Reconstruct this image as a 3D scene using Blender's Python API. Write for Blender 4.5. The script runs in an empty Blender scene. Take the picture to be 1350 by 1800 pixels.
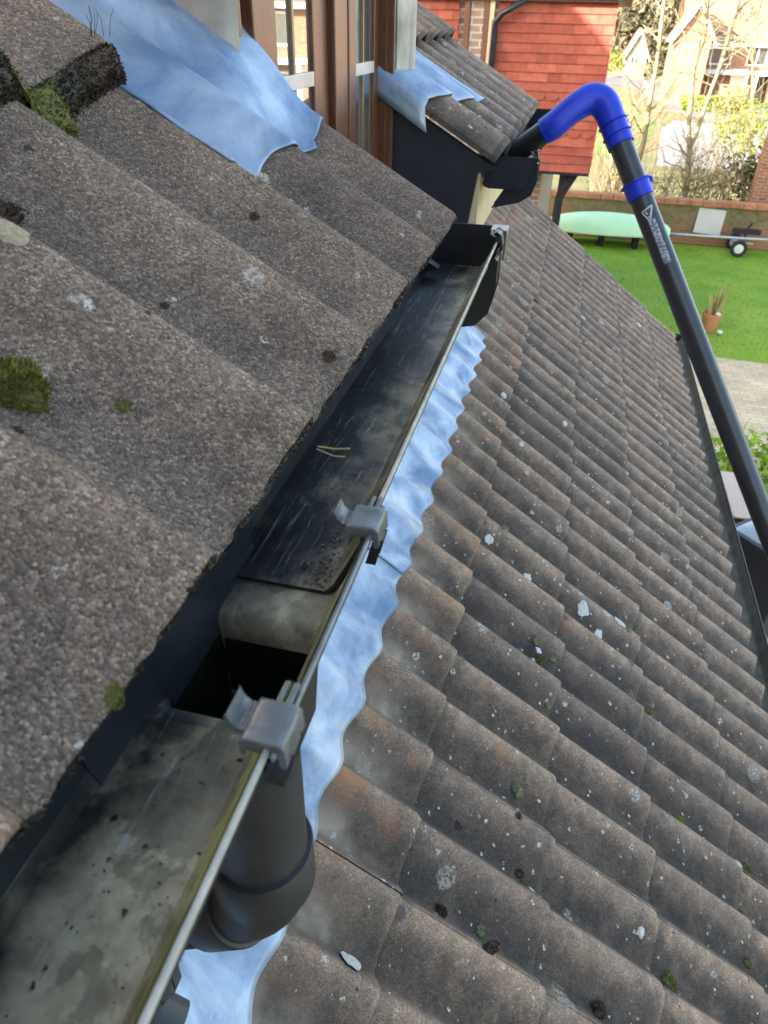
import bpy, bmesh, math, random
from math import sin, cos, pi, radians, sqrt, atan2, floor, exp
from mathutils import Vector, Matrix, noise

SC = bpy.context.scene
COL = SC.collection

# ------------------------------------------------------------------ camera
F_PX, W_PX, H_PX = 1239.19, 1350.0, 1800.0
TH, PSI, RHO = radians(35.1144), radians(13.0953), radians(1.42506)
CAM = Vector((0.13923, -0.23792, 0.21352))
FW = Vector((-sin(PSI) * cos(TH), cos(PSI) * cos(TH), -sin(TH)))
_r = Vector((cos(PSI), sin(PSI), 0))
_u = _r.cross(FW)
RT = _r * cos(RHO) + _u * sin(RHO)
UP = -_r * sin(RHO) + _u * cos(RHO)
cd = bpy.data.cameras.new("camera")
cam = bpy.data.objects.new("camera", cd)
COL.objects.link(cam)
cam.matrix_world = Matrix(((RT.x, UP.x, -FW.x, CAM.x), (RT.y, UP.y, -FW.y, CAM.y), (RT.z, UP.z, -FW.z, CAM.z), (0, 0, 0, 1)))
cd.sensor_fit = 'HORIZONTAL'
cd.sensor_width = 27.0
cd.lens = F_PX / W_PX * 27.0
cd.clip_start = 0.01
cd.clip_end = 1500
cd.dof.use_dof = True
cd.dof.focus_distance = 0.85
cd.dof.aperture_fstop = 14.0
SC.camera = cam
SC.render.resolution_x, SC.render.resolution_y = 768, 1024

# ------------------------------------------------------------------ light
SUN_EL = radians(23)
SUN_H = Vector((-0.74, -0.67)).normalized()
SUN_DIR = Vector((SUN_H.x * cos(SUN_EL), SUN_H.y * cos(SUN_EL), sin(SUN_EL)))   # towards the sun
world = bpy.data.worlds.new("World")
SC.world = world
world.use_nodes = True
wn = world.node_tree
bg = wn.nodes["Background"]
sky = wn.nodes.new("ShaderNodeTexSky")
sky.sky_type = 'NISHITA'
sky.sun_disc = False
sky.sun_elevation = SUN_EL
sky.sun_rotation = atan2(SUN_DIR.x, SUN_DIR.y)
sky.altitude = 50
sky.air_density = 1.0
sky.dust_density = 2.2
sky.ozone_density = 1.0
wmul = wn.nodes.new("ShaderNodeMix"); wmul.data_type = 'RGBA'; wmul.blend_type = 'MULTIPLY'
wmul.inputs[0].default_value = 1.0
wmul.inputs[7].default_value = (1.09, 1.0, .875, 1)          # the camera's daylight balance
wn.links.new(sky.outputs[0], wmul.inputs[6])
wn.links.new(wmul.outputs[2], bg.inputs[0])
bg.inputs[1].default_value = 0.13
sl = bpy.data.lights.new("sun", 'SUN')
sl.energy = 4.3
sl.angle = radians(0.53)
sl.color = (1.0, 0.92, 0.82)
so = bpy.data.objects.new("sun", sl)
COL.objects.link(so)
so.rotation_euler = SUN_DIR.to_track_quat('Z', 'Y').to_euler()
SC.view_settings.view_transform = 'Standard'
SC.view_settings.look = 'None'
SC.view_settings.gamma = 1
SC.view_settings.exposure = 2.72

# ------------------------------------------------------------------ helpers
def at(px, py, axis, val):
    """the place on the photograph's ray through (px, py) where the given axis has the given value"""
    d = FW + RT * ((px - W_PX / 2) / F_PX) - UP * ((py - H_PX / 2) / F_PX)
    t = (val - CAM[axis]) / d[axis]
    return CAM + d * t

def on_plane(px, py, p0, n):
    d = FW + RT * ((px - W_PX / 2) / F_PX) - UP * ((py - H_PX / 2) / F_PX)
    t = (p0 - CAM).dot(n) / d.dot(n)
    return CAM + d * t

class MB:
    def __init__(self):
        self.v, self.f, self.a, self.m = [], [], [], []
    def add(self, verts, faces, attr=(0, 0, 0), mat=0):
        o = len(self.v)
        self.v += [tuple(p) for p in verts]
        if attr and isinstance(attr, list):
            self.a += attr
        else:
            self.a += [attr] * len(verts)
        self.f += [tuple(i + o for i in f) for f in faces]
        self.m += [mat] * len(faces)
        return o
    def box(self, x0, x1, y0, y1, z0, z1, mtx=None, attr=(0, 0, 0), mat=0, taper=None):
        vs = [Vector((x, y, z)) for z in (z0, z1) for y in (y0, y1) for x in (x0, x1)]
        if taper:
            cx, cy = (x0 + x1) / 2, (y0 + y1) / 2
            for i in range(4):
                vs[i].x = cx + (vs[i].x - cx) * taper
                vs[i].y = cy + (vs[i].y - cy) * taper
        if mtx is not None:
            vs = [mtx @ v for v in vs]
        self.add(vs, [(0, 2, 3, 1), (4, 5, 7, 6), (0, 1, 5, 4), (2, 6, 7, 3), (0, 4, 6, 2), (1, 3, 7, 5)], attr, mat)
    def grid(self, nu, nv, fn, attr=None, mat=0, closed_u=False):
        vs, at_ = [], []
        for j in range(nv):
            for i in range(nu):
                vs.append(fn(i, j))
                at_.append(attr(i, j) if attr else (0, 0, 0))
        fs = []
        for j in range(nv - 1):
            for i in range(nu if closed_u else nu - 1):
                k = (i + 1) % nu
                fs.append((j * nu + i, j * nu + k, (j + 1) * nu + k, (j + 1) * nu + i))
        self.add(vs, fs, at_, mat)
    def tube(self, pts, radii, n=12, caps=True, attr=(0, 0, 0), mat=0):
        pts = [Vector(p) for p in pts]
        if not isinstance(radii, (list, tuple)):
            radii = [radii] * len(pts)
        t0 = (pts[1] - pts[0]).normalized()
        ref = Vector((0, 0, 1)) if abs(t0.z) < .9 else Vector((1, 0, 0))
        nrm = (ref - t0 * ref.dot(t0)).normalized()
        vs = []
        for i, p in enumerate(pts):
            if i == 0: t = t0
            elif i == len(pts) - 1: t = (pts[i] - pts[i - 1]).normalized()
            else: t = ((pts[i + 1] - pts[i]).normalized() + (pts[i] - pts[i - 1]).normalized()).normalized()
            nrm = (nrm - t * nrm.dot(t)).normalized()
            b = t.cross(nrm)
            for k in range(n):
                a = 2 * pi * k / n
                vs.append(p + (nrm * cos(a) + b * sin(a)) * radii[i])
        fs = []
        for i in range(len(pts) - 1):
            for k in range(n):
                l = (k + 1) % n
                fs.append((i * n + k, i * n + l, (i + 1) * n + l, (i + 1) * n + k))
        if caps:
            fs.append(tuple(reversed(range(n))))
            fs.append(tuple((len(pts) - 1) * n + k for k in range(n)))
        self.add(vs, fs, attr, mat)
    def sweep_y(self, prof, ys, mat=0, caps=True, closed=True, fn=None):
        n = len(prof)
        vs = []
        for y in ys:
            for (x, z) in prof:
                p = Vector((x, y, z))
                vs.append(fn(p) if fn else p)
        fs = []
        for j in range(len(ys) - 1):
            for i in range(n if closed else n - 1):
                k = (i + 1) % n
                fs.append((j * n + i, j * n + k, (j + 1) * n + k, (j + 1) * n + i))
        if caps and closed:
            fs.append(tuple(range(n)))
            fs.append(tuple(reversed([(len(ys) - 1) * n + i for i in range(n)])))
        self.add(vs, fs, (0, 0, 0), mat)
    def build(self, name, mats, parent=None, smooth=False, bevel=0, fixn=True, autosmooth=None):
        me = bpy.data.meshes.new(name)
        me.from_pydata(self.v, [], self.f)
        if not isinstance(mats, (list, tuple)): mats = [mats]
        for m in mats: me.materials.append(m)
        for i, p in enumerate(me.polygons):
            p.material_index = self.m[i]
        if any(a != (0, 0, 0) for a in self.a):
            ca = me.attributes.new("look", 'FLOAT_VECTOR', 'POINT')
            ca.data.foreach_set("vector", [c for a in self.a for c in a])
        if fixn or bevel:
            bm = bmesh.new(); bm.from_mesh(me)
            if bevel:
                bmesh.ops.bevel(bm, geom=[e for e in bm.edges if e.is_manifold and e.calc_face_angle(0) > .5], offset=bevel, segments=2, profile=.6, affect='EDGES', clamp_overlap=True)
            if fixn: bmesh.ops.recalc_face_normals(bm, faces=bm.faces)
            bm.to_mesh(me); bm.free()
        if smooth or autosmooth:
            for p in me.polygons: p.use_smooth = True
        if autosmooth:
            try: me.set_sharp_from_angle(angle=radians(autosmooth))
            except Exception: pass
        o = bpy.data.objects.new(name, me)
        COL.objects.link(o)
        if parent is not None:
            o.parent = parent
            o.matrix_parent_inverse = Matrix.Identity(4)
            if parent.type == 'EMPTY' or True:
                o.matrix_parent_inverse = parent_world(parent).inverted()
        return o

def parent_world(o):
    m = o.matrix_basis.copy()
    if o.parent is not None:
        m = parent_world(o.parent) @ o.matrix_parent_inverse @ m
    return m

def tag(o, label=None, cat=None, group=None, kind=None):
    if label: o["label"] = label
    if cat: o["category"] = cat
    if group: o["group"] = group
    if kind: o["kind"] = kind
    return o

def thing(name, loc, label, cat, group=None):
    o = bpy.data.objects.new(name, None)
    o.empty_display_size = .05
    COL.objects.link(o)
    o.location = loc
    return tag(o, label, cat, group)

# ------------------------------------------------------------------ materials
class NT:
    """small helper that writes a Principled material"""
    def __init__(self, name):
        self.m = bpy.data.materials.new(name)
        self.m.use_nodes = True
        self.t = self.m.node_tree
        self.b = self.t.nodes["Principled BSDF"]
        self._co = None
    def n(self, typ, **kw):
        nd = self.t.nodes.new(typ)
        for k, v in kw.items(): setattr(nd, k, v)
        return nd
    def link(self, a, b): self.t.links.new(a, b)
    def co(self, scale=(1, 1, 1), rot=(0, 0, 0)):
        if self._co is None: self._co = self.n("ShaderNodeTexCoord").outputs["Object"]
        mp = self.n("ShaderNodeMapping")
        mp.inputs["Scale"].default_value = scale
        mp.inputs["Rotation"].default_value = rot
        self.link(self._co, mp.inputs[0])
        return mp.outputs[0]
    def noise(self, scale, detail=4, rough=.55, vec=None, dist=0):
        nd = self.n("ShaderNodeTexNoise")
        nd.inputs["Scale"].default_value = scale
        nd.inputs["Detail"].default_value = detail
        nd.inputs["Roughness"].default_value = rough
        nd.inputs["Distortion"].default_value = dist
        self.link(vec if vec is not None else self.co(), nd.inputs["Vector"])
        return nd.outputs["Fac"]
    def vor(self, scale, out="Distance", vec=None, feature='F1', rnd=1):
        nd = self.n("ShaderNodeTexVoronoi", feature=feature)
        nd.inputs["Scale"].default_value = scale
        nd.inputs["Randomness"].default_value = rnd
        self.link(vec if vec is not None else self.co(), nd.inputs["Vector"])
        return nd.outputs[out]
    def ramp(self, fac, stops, interp='LINEAR'):
        nd = self.n("ShaderNodeValToRGB")
        nd.color_ramp.interpolation = interp
        el = nd.color_ramp.elements
        while len(el) < len(stops): el.new(.5)
        for e, (p, c) in zip(el, stops):
            e.position = p
            e.color = (c, c, c, 1) if isinstance(c, (int, float)) else (*c, 1)
        self.link(fac, nd.inputs[0])
        return nd.outputs[0]
    def mix(self, fac, a, b, mode='MIX'):
        nd = self.n("ShaderNodeMix", data_type='RGBA', blend_type=mode)
        for s, v in ((nd.inputs[0], fac), (nd.inputs[6], a), (nd.inputs[7], b)):
            if isinstance(v, (int, float)): s.default_value = v if s.type == 'VALUE' else (v, v, v, 1)
            elif isinstance(v, tuple): s.default_value = (*v, 1)
            else: self.link(v, s)
        return nd.outputs[2]
    def math(self, op, a, b=0.0, clamp=False):
        nd = self.n("ShaderNodeMath", operation=op, use_clamp=clamp)
        for s, v in ((nd.inputs[0], a), (nd.inputs[1], b)):
            if isinstance(v, (int, float)): s.default_value = v
            else: self.link(v, s)
        return nd.outputs[0]
    def attr(self, name="look"):
        nd = self.n("ShaderNodeAttribute", attribute_name=name)
        sp = self.n("ShaderNodeSeparateXYZ")
        self.link(nd.outputs["Vector"], sp.inputs[0])
        return sp.outputs
    def xyz(self):
        if self._co is None: self._co = self.n("ShaderNodeTexCoord").outputs["Object"]
        sp = self.n("ShaderNodeSeparateXYZ")
        self.link(self._co, sp.inputs[0])
        return sp.outputs
    def set(self, key, v):
        s = self.b.inputs[key]
        if isinstance(v, (int, float)): s.default_value = v
        elif isinstance(v, tuple): s.default_value = (*v, 1)
        else: self.link(v, s)
        return self
    def bump(self, h, strength=.5, dist=.01, prev=None):
        nd = self.n("ShaderNodeBump")
        nd.inputs["Strength"].default_value = strength
        nd.inputs["Distance"].default_value = dist
        self.link(h, nd.inputs["Height"])
        if prev is not None: self.link(prev, nd.inputs["Normal"])
        self.link(nd.outputs[0], self.b.inputs["Normal"])
        return nd.outputs[0]

def simple(name, col, rough=.6, metal=0, var=.15, scale=30, bump=0, spec=.5, sss=0, col2=None, bscale=None):
    t = NT(name)
    f = t.noise(scale, 5, .6)
    c2 = col2 if col2 else tuple(min(1, c * (1 + var)) for c in col)
    c1 = tuple(c * (1 - var) for c in col) if col2 is None else col
    t.set("Base Color", t.ramp(f, [(.3, c1), (.7, c2)]))
    t.set("Roughness", rough).set("Metallic", metal).set("Specular IOR Level", spec)
    if bump: t.bump(t.noise(bscale or scale * 4, 4, .6), .6, bump)
    return t.m

def tile_material(name, near):
    t = NT(name)
    lk = t.attr()                        # x: height on the roll 0..1, y: tone of the tile, z: metres down from the top of the slope
    big = t.noise(9, 5, .6)
    mid = t.noise(38, 5, .65)
    gran = t.n("ShaderNodeTexVoronoi")
    gran.inputs["Scale"].default_value = 560 if near else 420
    t.link(t.co(), gran.inputs["Vector"])
    gc = t.n("ShaderNodeSeparateColor"); t.link(gran.outputs["Color"], gc.inputs[0])
    grey = t.ramp(big, [(.28, (.100, .078, .062)), (.5, (.150, .116, .092)), (.75, (.200, .153, .118))])
    warm = t.ramp(mid, [(.3, (.195, .140, .102)), (.7, (.330, .238, .174))])
    rollw = t.math('POWER', lk[0], 1.8)
    tone = lk[1]
    tmul = t.ramp(tone, [(0, (.72, .72, .75)), (.35, (1.0, .98, .97)), (1, (1.25, 1.18, 1.12))])
    wf = t.math('MULTIPLY', rollw, .80 if not near else .34)
    wf = t.math('ADD', wf, t.math('MULTIPLY', t.math('SUBTRACT', mid, .5), .9), True)
    c = t.mix(wf, grey, warm)
    c = t.mix(1.0, c, tmul, 'MULTIPLY')
    # darker patches in the pans and on flanks
    da = t.ramp(t.noise(14, 6, .7), [(.38, 0.0), (.58, 1.0)])
    da = t.math('MULTIPLY', da, t.math('SUBTRACT', 1.0, t.math('MULTIPLY', rollw, .7)), True)
    c = t.mix(t.math('MULTIPLY', da, .74 if not near else .45), c, (.058, .051, .047))
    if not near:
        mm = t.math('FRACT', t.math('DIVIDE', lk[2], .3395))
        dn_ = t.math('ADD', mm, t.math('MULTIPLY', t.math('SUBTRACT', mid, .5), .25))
        c = t.mix(t.math('MULTIPLY', t.ramp(dn_, [(.0, 1.0), (.16, 0.0)]), .50), c, (.050, .045, .042))  # dirt and the shade below each lap, put into the colour
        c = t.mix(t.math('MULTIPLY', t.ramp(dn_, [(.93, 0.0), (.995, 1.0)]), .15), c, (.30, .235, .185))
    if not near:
        c = t.mix(1.0, c, t.ramp(lk[0], [(0, .60), (.35, .80), (.8, 1.15), (1, 1.28)]), 'MULTIPLY')  # shade of the pans put into the colour, crests paler with wear
    # granules
    gr = t.ramp(gc.outputs[0], [(0, .42), (.5, .92), (.85, 1.32), (1, 2.1)])
    c = t.mix(.85 if near else .5, c, t.mix(1.0, c, gr, 'MULTIPLY'))
    tint = t.ramp(gc.outputs[1], [(0, (1.08, .98, .89)), (.5, (1, 1, 1)), (1, (.90, .97, 1.03))])
    c = t.mix(.7, c, t.mix(1.0, c, tint, 'MULTIPLY'))
    # rusty orange patches
    orp = t.ramp(t.noise(6.5, 4, .6, t.co((1, 1, 1.0), (0, 0, .4))), [(.60, 0.0), (.72, 1.0)])
    c = t.mix(t.math('MULTIPLY', orp, t.math('MULTIPLY', rollw, .5 if not near else .25)), c, (.30, .145, .075))
    # pale crust lichens: round spots of several sizes, each with ragged edge
    wob = t.n("ShaderNodeVectorMath", operation='ADD')
    nz = t.n("ShaderNodeTexNoise"); nz.inputs["Scale"].default_value = 130; nz.inputs["Detail"].default_value = 3
    t.link(t.co(), nz.inputs["Vector"])
    vs = t.n("ShaderNodeVectorMath", operation='SCALE'); vs.inputs["Scale"].default_value = .012
    t.link(nz.outputs["Color"], vs.inputs[0])
    t.link(t.co(), wob.inputs[0]); t.link(vs.outputs[0], wob.inputs[1])
    def spots(scale, r0, r1, dens, col, amt, seed, ragged=True):
        mp = t.n("ShaderNodeMapping"); mp.inputs["Location"].default_value = (seed, seed * 1.7, seed * .6)
        t.link(wob.outputs[0], mp.inputs[0])
        v = t.n("ShaderNodeTexVoronoi"); v.inputs["Scale"].default_value = scale
        t.link(mp.outputs[0], v.inputs["Vector"])
        s = t.n("ShaderNodeSeparateColor"); t.link(v.outputs["Color"], s.inputs[0])
        rad = t.math('MULTIPLY', s.outputs[1], r1)
        d = t.ramp(t.math('DIVIDE', v.outputs["Distance"], t.math('ADD', rad, r0)), [(.72, 1.0), (1.0, 0.0)])
        on = t.ramp(s.outputs[0], [(1 - dens - .002, 0.0), (1 - dens, 1.0)])
        rg = t.ramp(t.noise(150, 4, .7), [(.45, .05), (.55, 1.0)]) if ragged else 1.0
        return t.mix(t.math('MULTIPLY', t.math('MULTIPLY', t.math('MULTIPLY', d, rg), on), amt), c, col)
    k = .6 if near else 1.0
    c = spots(14, .08, .15, .26 * k, (.060, .060, .062), .7 if not near else .35, 1.3, False)
    c = spots(8, .05, .24, .26 * k, (.36, .33, .28), .7 * k, 4.1)
    c = spots(21, .05, .20, .26 * k, (.48, .46, .42), .9 * k, 7.7)
    c = spots(11, .05, .20, .26 * k, (.44, .43, .40), .8 * k, 12.7)
    c = spots(62, .08, .24, .22 * k, (.56, .55, .51), .95 * k, 2.9)
    c = spots(60, .10, .16, .05 * k, (.028, .025, .02), .9, 9.3, False)
    if not near:
        # pale wash out of the lead in the pans of the top course
        wash = t.math('MULTIPLY', t.math('SUBTRACT', 1.0, lk[0]), t.ramp(t.math('ADD', lk[2], t.math('MULTIPLY', mid, .12)), [(.60, 1.0), (.73, .0)]), True)
        wash = t.math('MULTIPLY', t.math('POWER', wash, 2.0), t.ramp(t.noise(11, 3, .5), [(.35, .2), (.6, 1.0)]))
        c = t.mix(t.math('MULTIPLY', wash, .8), c, (.36, .295, .235))
        rust = t.math('MULTIPLY', t.ramp(lk[2], [(.64, 1.0), (.72, .0)]), t.math('MULTIPLY', t.math('POWER', lk[0], 1.5), t.ramp(t.noise(8, 4, .6, t.co((1, 1, 1), (.2, 0, .9))), [(.5, 0.0), (.66, 1.0)])))
        c = t.mix(t.math('MULTIPLY', rust, .6), c, (.36, .17, .085))
    c = t.mix(1.0, c, (1.22, 1.21, 1.20) if near else (1.10, 1.10, 1.10), 'MULTIPLY')
    t.set("Base Color", c).set("Roughness", .93).set("Specular IOR Level", .25)
    h = t.math('ADD', t.math('MULTIPLY', gran.outputs["Distance"], -1.0), t.math('MULTIPLY', mid, .8))
    b = t.bump(h, .95 if near else .5, .0020)
    t.bump(big, .3, .006, b)
    return t.m

def lead_material():
    t = NT("lead_sheet")
    f = t.noise(7, 6, .6, dist=.6); g = t.noise(60, 4, .6)
    pat = t.ramp(f, [(.36, 0.0), (.62, 1.0)])
    c = t.mix(pat, (.15, .225, .345), (.40, .475, .575))  # blue base stands in for the sky reflected in the lead
    warm = t.ramp(t.noise(5, 4, .6, t.co((1, 1, 1), (.3, .1, .9))), [(.60, 0.0), (.72, 1.0)])
    c = t.mix(t.math('MULTIPLY', warm, .5), c, (.52, .46, .38))
    red = t.ramp(t.noise(26, 3, .6, t.co((1.3, 1, 1), (.9, .1, .2))), [(.71, 0.0), (.76, 1.0)])
    c = t.mix(t.math('MULTIPLY', red, .5), c, (.50, .24, .19))
    pits = t.ramp(t.vor(120), [(.06, 1.0), (.11, 0.0)])
    c = t.mix(t.math('MULTIPLY', pits, t.ramp(g, [(.5, 0.0), (.6, .8)])), c, (.08, .09, .11))
    t.set("Base Color", c).set("Metallic", .62)
    t.set("Roughness", t.ramp(t.math('ADD', t.math('MULTIPLY', f, .7), t.math('MULTIPLY', g, .3)), [(.3, .64), (.7, .50)]))
    b = t.bump(t.noise(22, 5, .6, dist=.5), .5, .005)
    t.bump(t.noise(160, 3, .6), .25, .001, b)
    return t.m

def gutter_inside(name, silt, dark, algae):
    t = NT(name)
    p = t.xyz()
    strk = t.noise(30, 5, .65, t.co((6, .35, 6)))
    f = t.noise(11, 6, .65); g = t.noise(70, 5, .6)
    rid = t.noise(22, 3, .5, t.co((7, .22, 7)), .6)
    sc_ = t.math('ABSOLUTE', t.math('SUBTRACT', rid, .5))
    xf = t.math('MULTIPLY', t.math('ADD', p[0], .03), 19.0)                       # darker towards the back, more silt colour towards the front
    s = t.math('ADD', t.math('ADD', t.math('MULTIPLY', t.math('SUBTRACT', f, .5), 3.4), xf), silt, True)
    crisp = t.ramp(t.noise(13, 7, .62, t.co((1, .8, 1), (0, .2, .5)), .5), [(.455, .58), (.475, 1.0), (.60, 1.0), (.615, .72)])
    c = t.mix(s, dark, t.ramp(g, [(.3, (.30, .24, .14)), (.7, (.56, .475, .30))]))
    br = t.ramp(t.noise(17, 5, .6, t.co((1, .7, 1), (0, 0, .7))), [(.55, 0.0), (.7, 1.0)])
    c = t.mix(t.math('MULTIPLY', br, .55), c, (.12, .09, .06))
    scr = t.math('MULTIPLY', t.ramp(sc_, [(.004, 1.0), (.014, 0.0)]), t.ramp(strk, [(.45, 0.0), (.62, 1.0)]))
    c = t.mix(t.math('MULTIPLY', scr, .6), c, (.42, .42, .40))
    al = t.math('MULTIPLY', t.ramp(p[0], [(.505, 0.0), (.525, 1.0)]), 0.0)
    gx = t.math('MULTIPLY', t.ramp(t.math('ADD', p[0], .5), [(.529, 0.0), (.538, 1.0)]), t.ramp(t.noise(24, 4, .6), [(.32, 0.0), (.55, 1.0)]))
    c = t.mix(t.math('MULTIPLY', gx, algae), c, (.34, .33, .04))
    sp = t.ramp(t.vor(95), [(.05, 1.0), (.1, 0.0)])
    c = t.mix(t.math('MULTIPLY', sp, t.ramp(g, [(.48, 0.0), (.55, .9)])), c, (.02, .018, .013))
    grit = t.ramp(t.vor(300), [(.07, 1.0), (.12, 0.0)])
    c = t.mix(t.math('MULTIPLY', grit, t.ramp(f, [(.45, 0.0), (.6, .7)])), c, (.42, .40, .35))
    c = t.mix(1.0, c, crisp, 'MULTIPLY')
    t.set("Base Color", c).set("Roughness", t.ramp(f, [(.3, .38), (.7, .7)])).set("Specular IOR Level", .45)
    t.bump(t.math('ADD', g, t.math('MULTIPLY', strk, .6)), .35, .0015)
    return t.m

def brick_mat(name, c1, c2, mortar, scale=1.0, rough=.85, axis='xz'):
    t = NT(name)
    p = t.xyz()
    cb = t.n("ShaderNodeCombineXYZ")
    t.link(t.math('ADD', p[0], p[1]), cb.inputs[0]); t.link(p[2], cb.inputs[1])
    b = t.n("ShaderNodeTexBrick")
    b.inputs["Scale"].default_value = 1.0
    b.inputs["Brick Width"].default_value = .225 * scale
    b.inputs["Row Height"].default_value = .075 * scale
    b.inputs["Mortar Size"].default_value = .010 * scale
    b.inputs["Color1"].default_value = (*c1, 1); b.inputs["Color2"].default_value = (*c2, 1); b.inputs["Mortar"].default_value = (*mortar, 1)
    t.link(cb.outputs[0], b.inputs["Vector"])
    n = t.ramp(t.noise(6, 5, .6), [(.3, .75), (.7, 1.2)])
    t.set("Base Color", t.mix(1.0, b.outputs["Color"], n, 'MULTIPLY')).set("Roughness", rough)
    t.bump(b.outputs["Fac"], -.4, .008)
    return t.m

def leaf_mat(name, c1, c2, c3=None, trans=.25, rough=.6):
    t = NT(name)
    oi = t.n("ShaderNodeNewGeometry")
    r = oi.outputs["Random Per Island"]
    stops = [(0, c1), (.6, c2)] + ([(1, c3)] if c3 else [])
    c = t.ramp(r, stops)
    t.set("Base Color", c).set("Roughness", rough)
    t.b.inputs["Subsurface Weight"].default_value = 0
    tr = t.n("ShaderNodeBsdfTranslucent"); t.link(c, tr.inputs[0])
    mx = t.n("ShaderNodeMixShader"); mx.inputs[0].default_value = trans
    t.link(t.b.outputs[0], mx.inputs[1]); t.link(tr.outputs[0], mx.inputs[2])
    t.link(mx.outputs[0], t.t.nodes["Material Output"].inputs[0])
    return t.m

M = {}
M['tile_near'] = tile_material("concrete_tile_close", True)
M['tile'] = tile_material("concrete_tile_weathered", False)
M['lead'] = lead_material()
M['lead_pale'] = simple("pale_lead_reflection", (.24, .235, .22), .55, .45, .2, 11, .003, .5, col2=(.50, .46, .40))  # paler lead, with reflected warm surroundings put into its colour
M['gut_far'] = gutter_inside("gutter_inside_scraped", -.48, (.014, .0145, .016), .25)
M['gut_near'] = gutter_inside("gutter_inside_silted", .16, (.022, .022, .021), .9)
M['outlet_in'] = gutter_inside("outlet_inside", .05, (.016, .02, .026), .5)
M['gut_low'] = simple('gutter_inside_grimy', (.06, .056, .043), .75, 0, .4, 14, .001, col2=(.15, .135, .10))
M['sump'] = simple('black_sump', (.006, .007, .007), .35, 0, .4, 40, .001, col2=(.014, .018, .008))  # blackest colour, for the deep part of the outlet
M['gut_back'] = simple('bluish_back_wall', (.008, .010, .014), .32, 0, .35, 22, .0005, .7, col2=(.022, .026, .034))  # slight blue of the reflected sky put into the dark plastic
M['plastic'] = simple("black_gutter_plastic", (.016, .017, .019), .38, 0, .35, 24, .0006)
M['plastic_navy'] = simple("dark_gutter_plastic", (.013, .017, .028), .3, 0, .3, 14, .0006)
M['lip'] = simple("weathered_lip_sky_sheen", (.24, .23, .195), .55, 0, .3, 60, .001, col2=(.44, .42, .36))  # worn grey, lightened further for the sky reflected on the bead
M['clip'] = simple("weathered_clip_plastic", (.075, .08, .083), .26, 0, .3, 60, .0004, .8, col2=(.145, .15, .152))
M['pipe'] = simple("black_downpipe_plastic", (.030, .030, .032), .45, 0, .3, 18, .0008)
M['wood_frame'] = None

def wood_frame():
    t = NT("brown_woodgrain_frame")
    g = t.noise(60, 6, .6, t.co((8, 8, .5)))
    t.set("Base Color", t.ramp(g, [(.3, (.050, .018, .010)), (.55, (.115, .044, .022)), (.75, (.175, .075, .036))]))
    t.set("Roughness", .33).set("Specular IOR Level", .6)
    t.bump(g, .15, .0006)
    return t.m
M['wood_frame'] = wood_frame()
def glass():
    t = NT("window_glass")
    t.set("Base Color", (.50, .52, .52)).set("Roughness", .02).set("Metallic", .9)
    t.bump(t.noise(3, 2, .5), .02, .01)
    return t.m
M['glass'] = glass()
M['navy_panel'] = simple("dark_painted_panel", (.010, .014, .022), .5, 0, .3, 9, .002)
M['cream'] = simple("cream_fascia_paint", (.58, .48, .30), .5, 0, .1, 7, .0006)
M['white_paint'] = simple("white_paint", (.74, .74, .72), .45, 0, .06, 6)
M['came'] = simple("pale_glazing_bar", (.55, .50, .46), .4, 0, .15, 30)
M['came_thin'] = simple("lead_came", (.26, .18, .12), .4, .3, .2, 30)
M['moss_green'] = leaf_mat("moss_green", (.045, .045, .014), (.13, .135, .028), (.36, .33, .04), .25)
M['moss_dark'] = leaf_mat("moss_dark", (.012, .010, .007), (.035, .027, .016), (.06, .055, .025), .1)
M['moss_brown'] = leaf_mat("moss_brown", (.03, .016, .009), (.055, .030, .018), (.09, .06, .03), .1)
M['moss_pale'] = leaf_mat("moss_pale", (.17, .19, .10), (.27, .30, .16), (.42, .44, .28), .2)
M['tuft'] = leaf_mat("dry_hair_tuft", (.35, .34, .30), (.60, .58, .52), (.80, .78, .72), .3)
M['lichen'] = simple("white_crust_lichen", (.34, .335, .31), .95, 0, .3, 90, .002, .2, col2=(.62, .61, .57))
M['carbon'] = None
def carbon():
    t = NT("dark_carbon_tube")
    n = t.noise(45, 3, .5, t.co((1, 1, 1)))
    t.set("Base Color", t.ramp(n, [(.3, (.010, .011, .014)), (.7, (.020, .022, .027))]))
    t.set("Roughness", .34).set("Specular IOR Level", .7)
    t.bump(t.noise(200, 2, .5), .05, .0005)
    d = t.ramp(t.noise(30, 6, .7, t.co((1, 1, .6))), [(.60, 0.0), (.74, .35)])
    t.set('Base Color', t.mix(d, t.ramp(n, [(.3, (.010, .011, .014)), (.7, (.022, .024, .03))]), (.10, .095, .085)))
    return t.m
M['carbon'] = carbon()
M['blue'] = simple("blue_plastic", (.004, .022, .42), .40, 0, .1, 34, .0005, .5, col2=(.008, .040, .60))
M['blue_dark'] = simple("deep_blue_plastic", (.005, .01, .30), .4, 0, .1, 10)
M['sticker'] = simple("grey_sticker_print", (.42, .45, .48), .5, 0, .15, 200)
M['sticker_bg'] = simple("grey_sticker_base", (.13, .15, .175), .45, 0, .2, 300)
M['steel'] = simple("bare_steel", (.5, .5, .5), .3, 1, .1, 40)
M['galv'] = simple("galvanised_tube", (.42, .42, .42), .4, .6, .15, 15)
M['rubber'] = simple("black_rubber", (.018, .018, .018), .8, 0, .2, 40)
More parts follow.
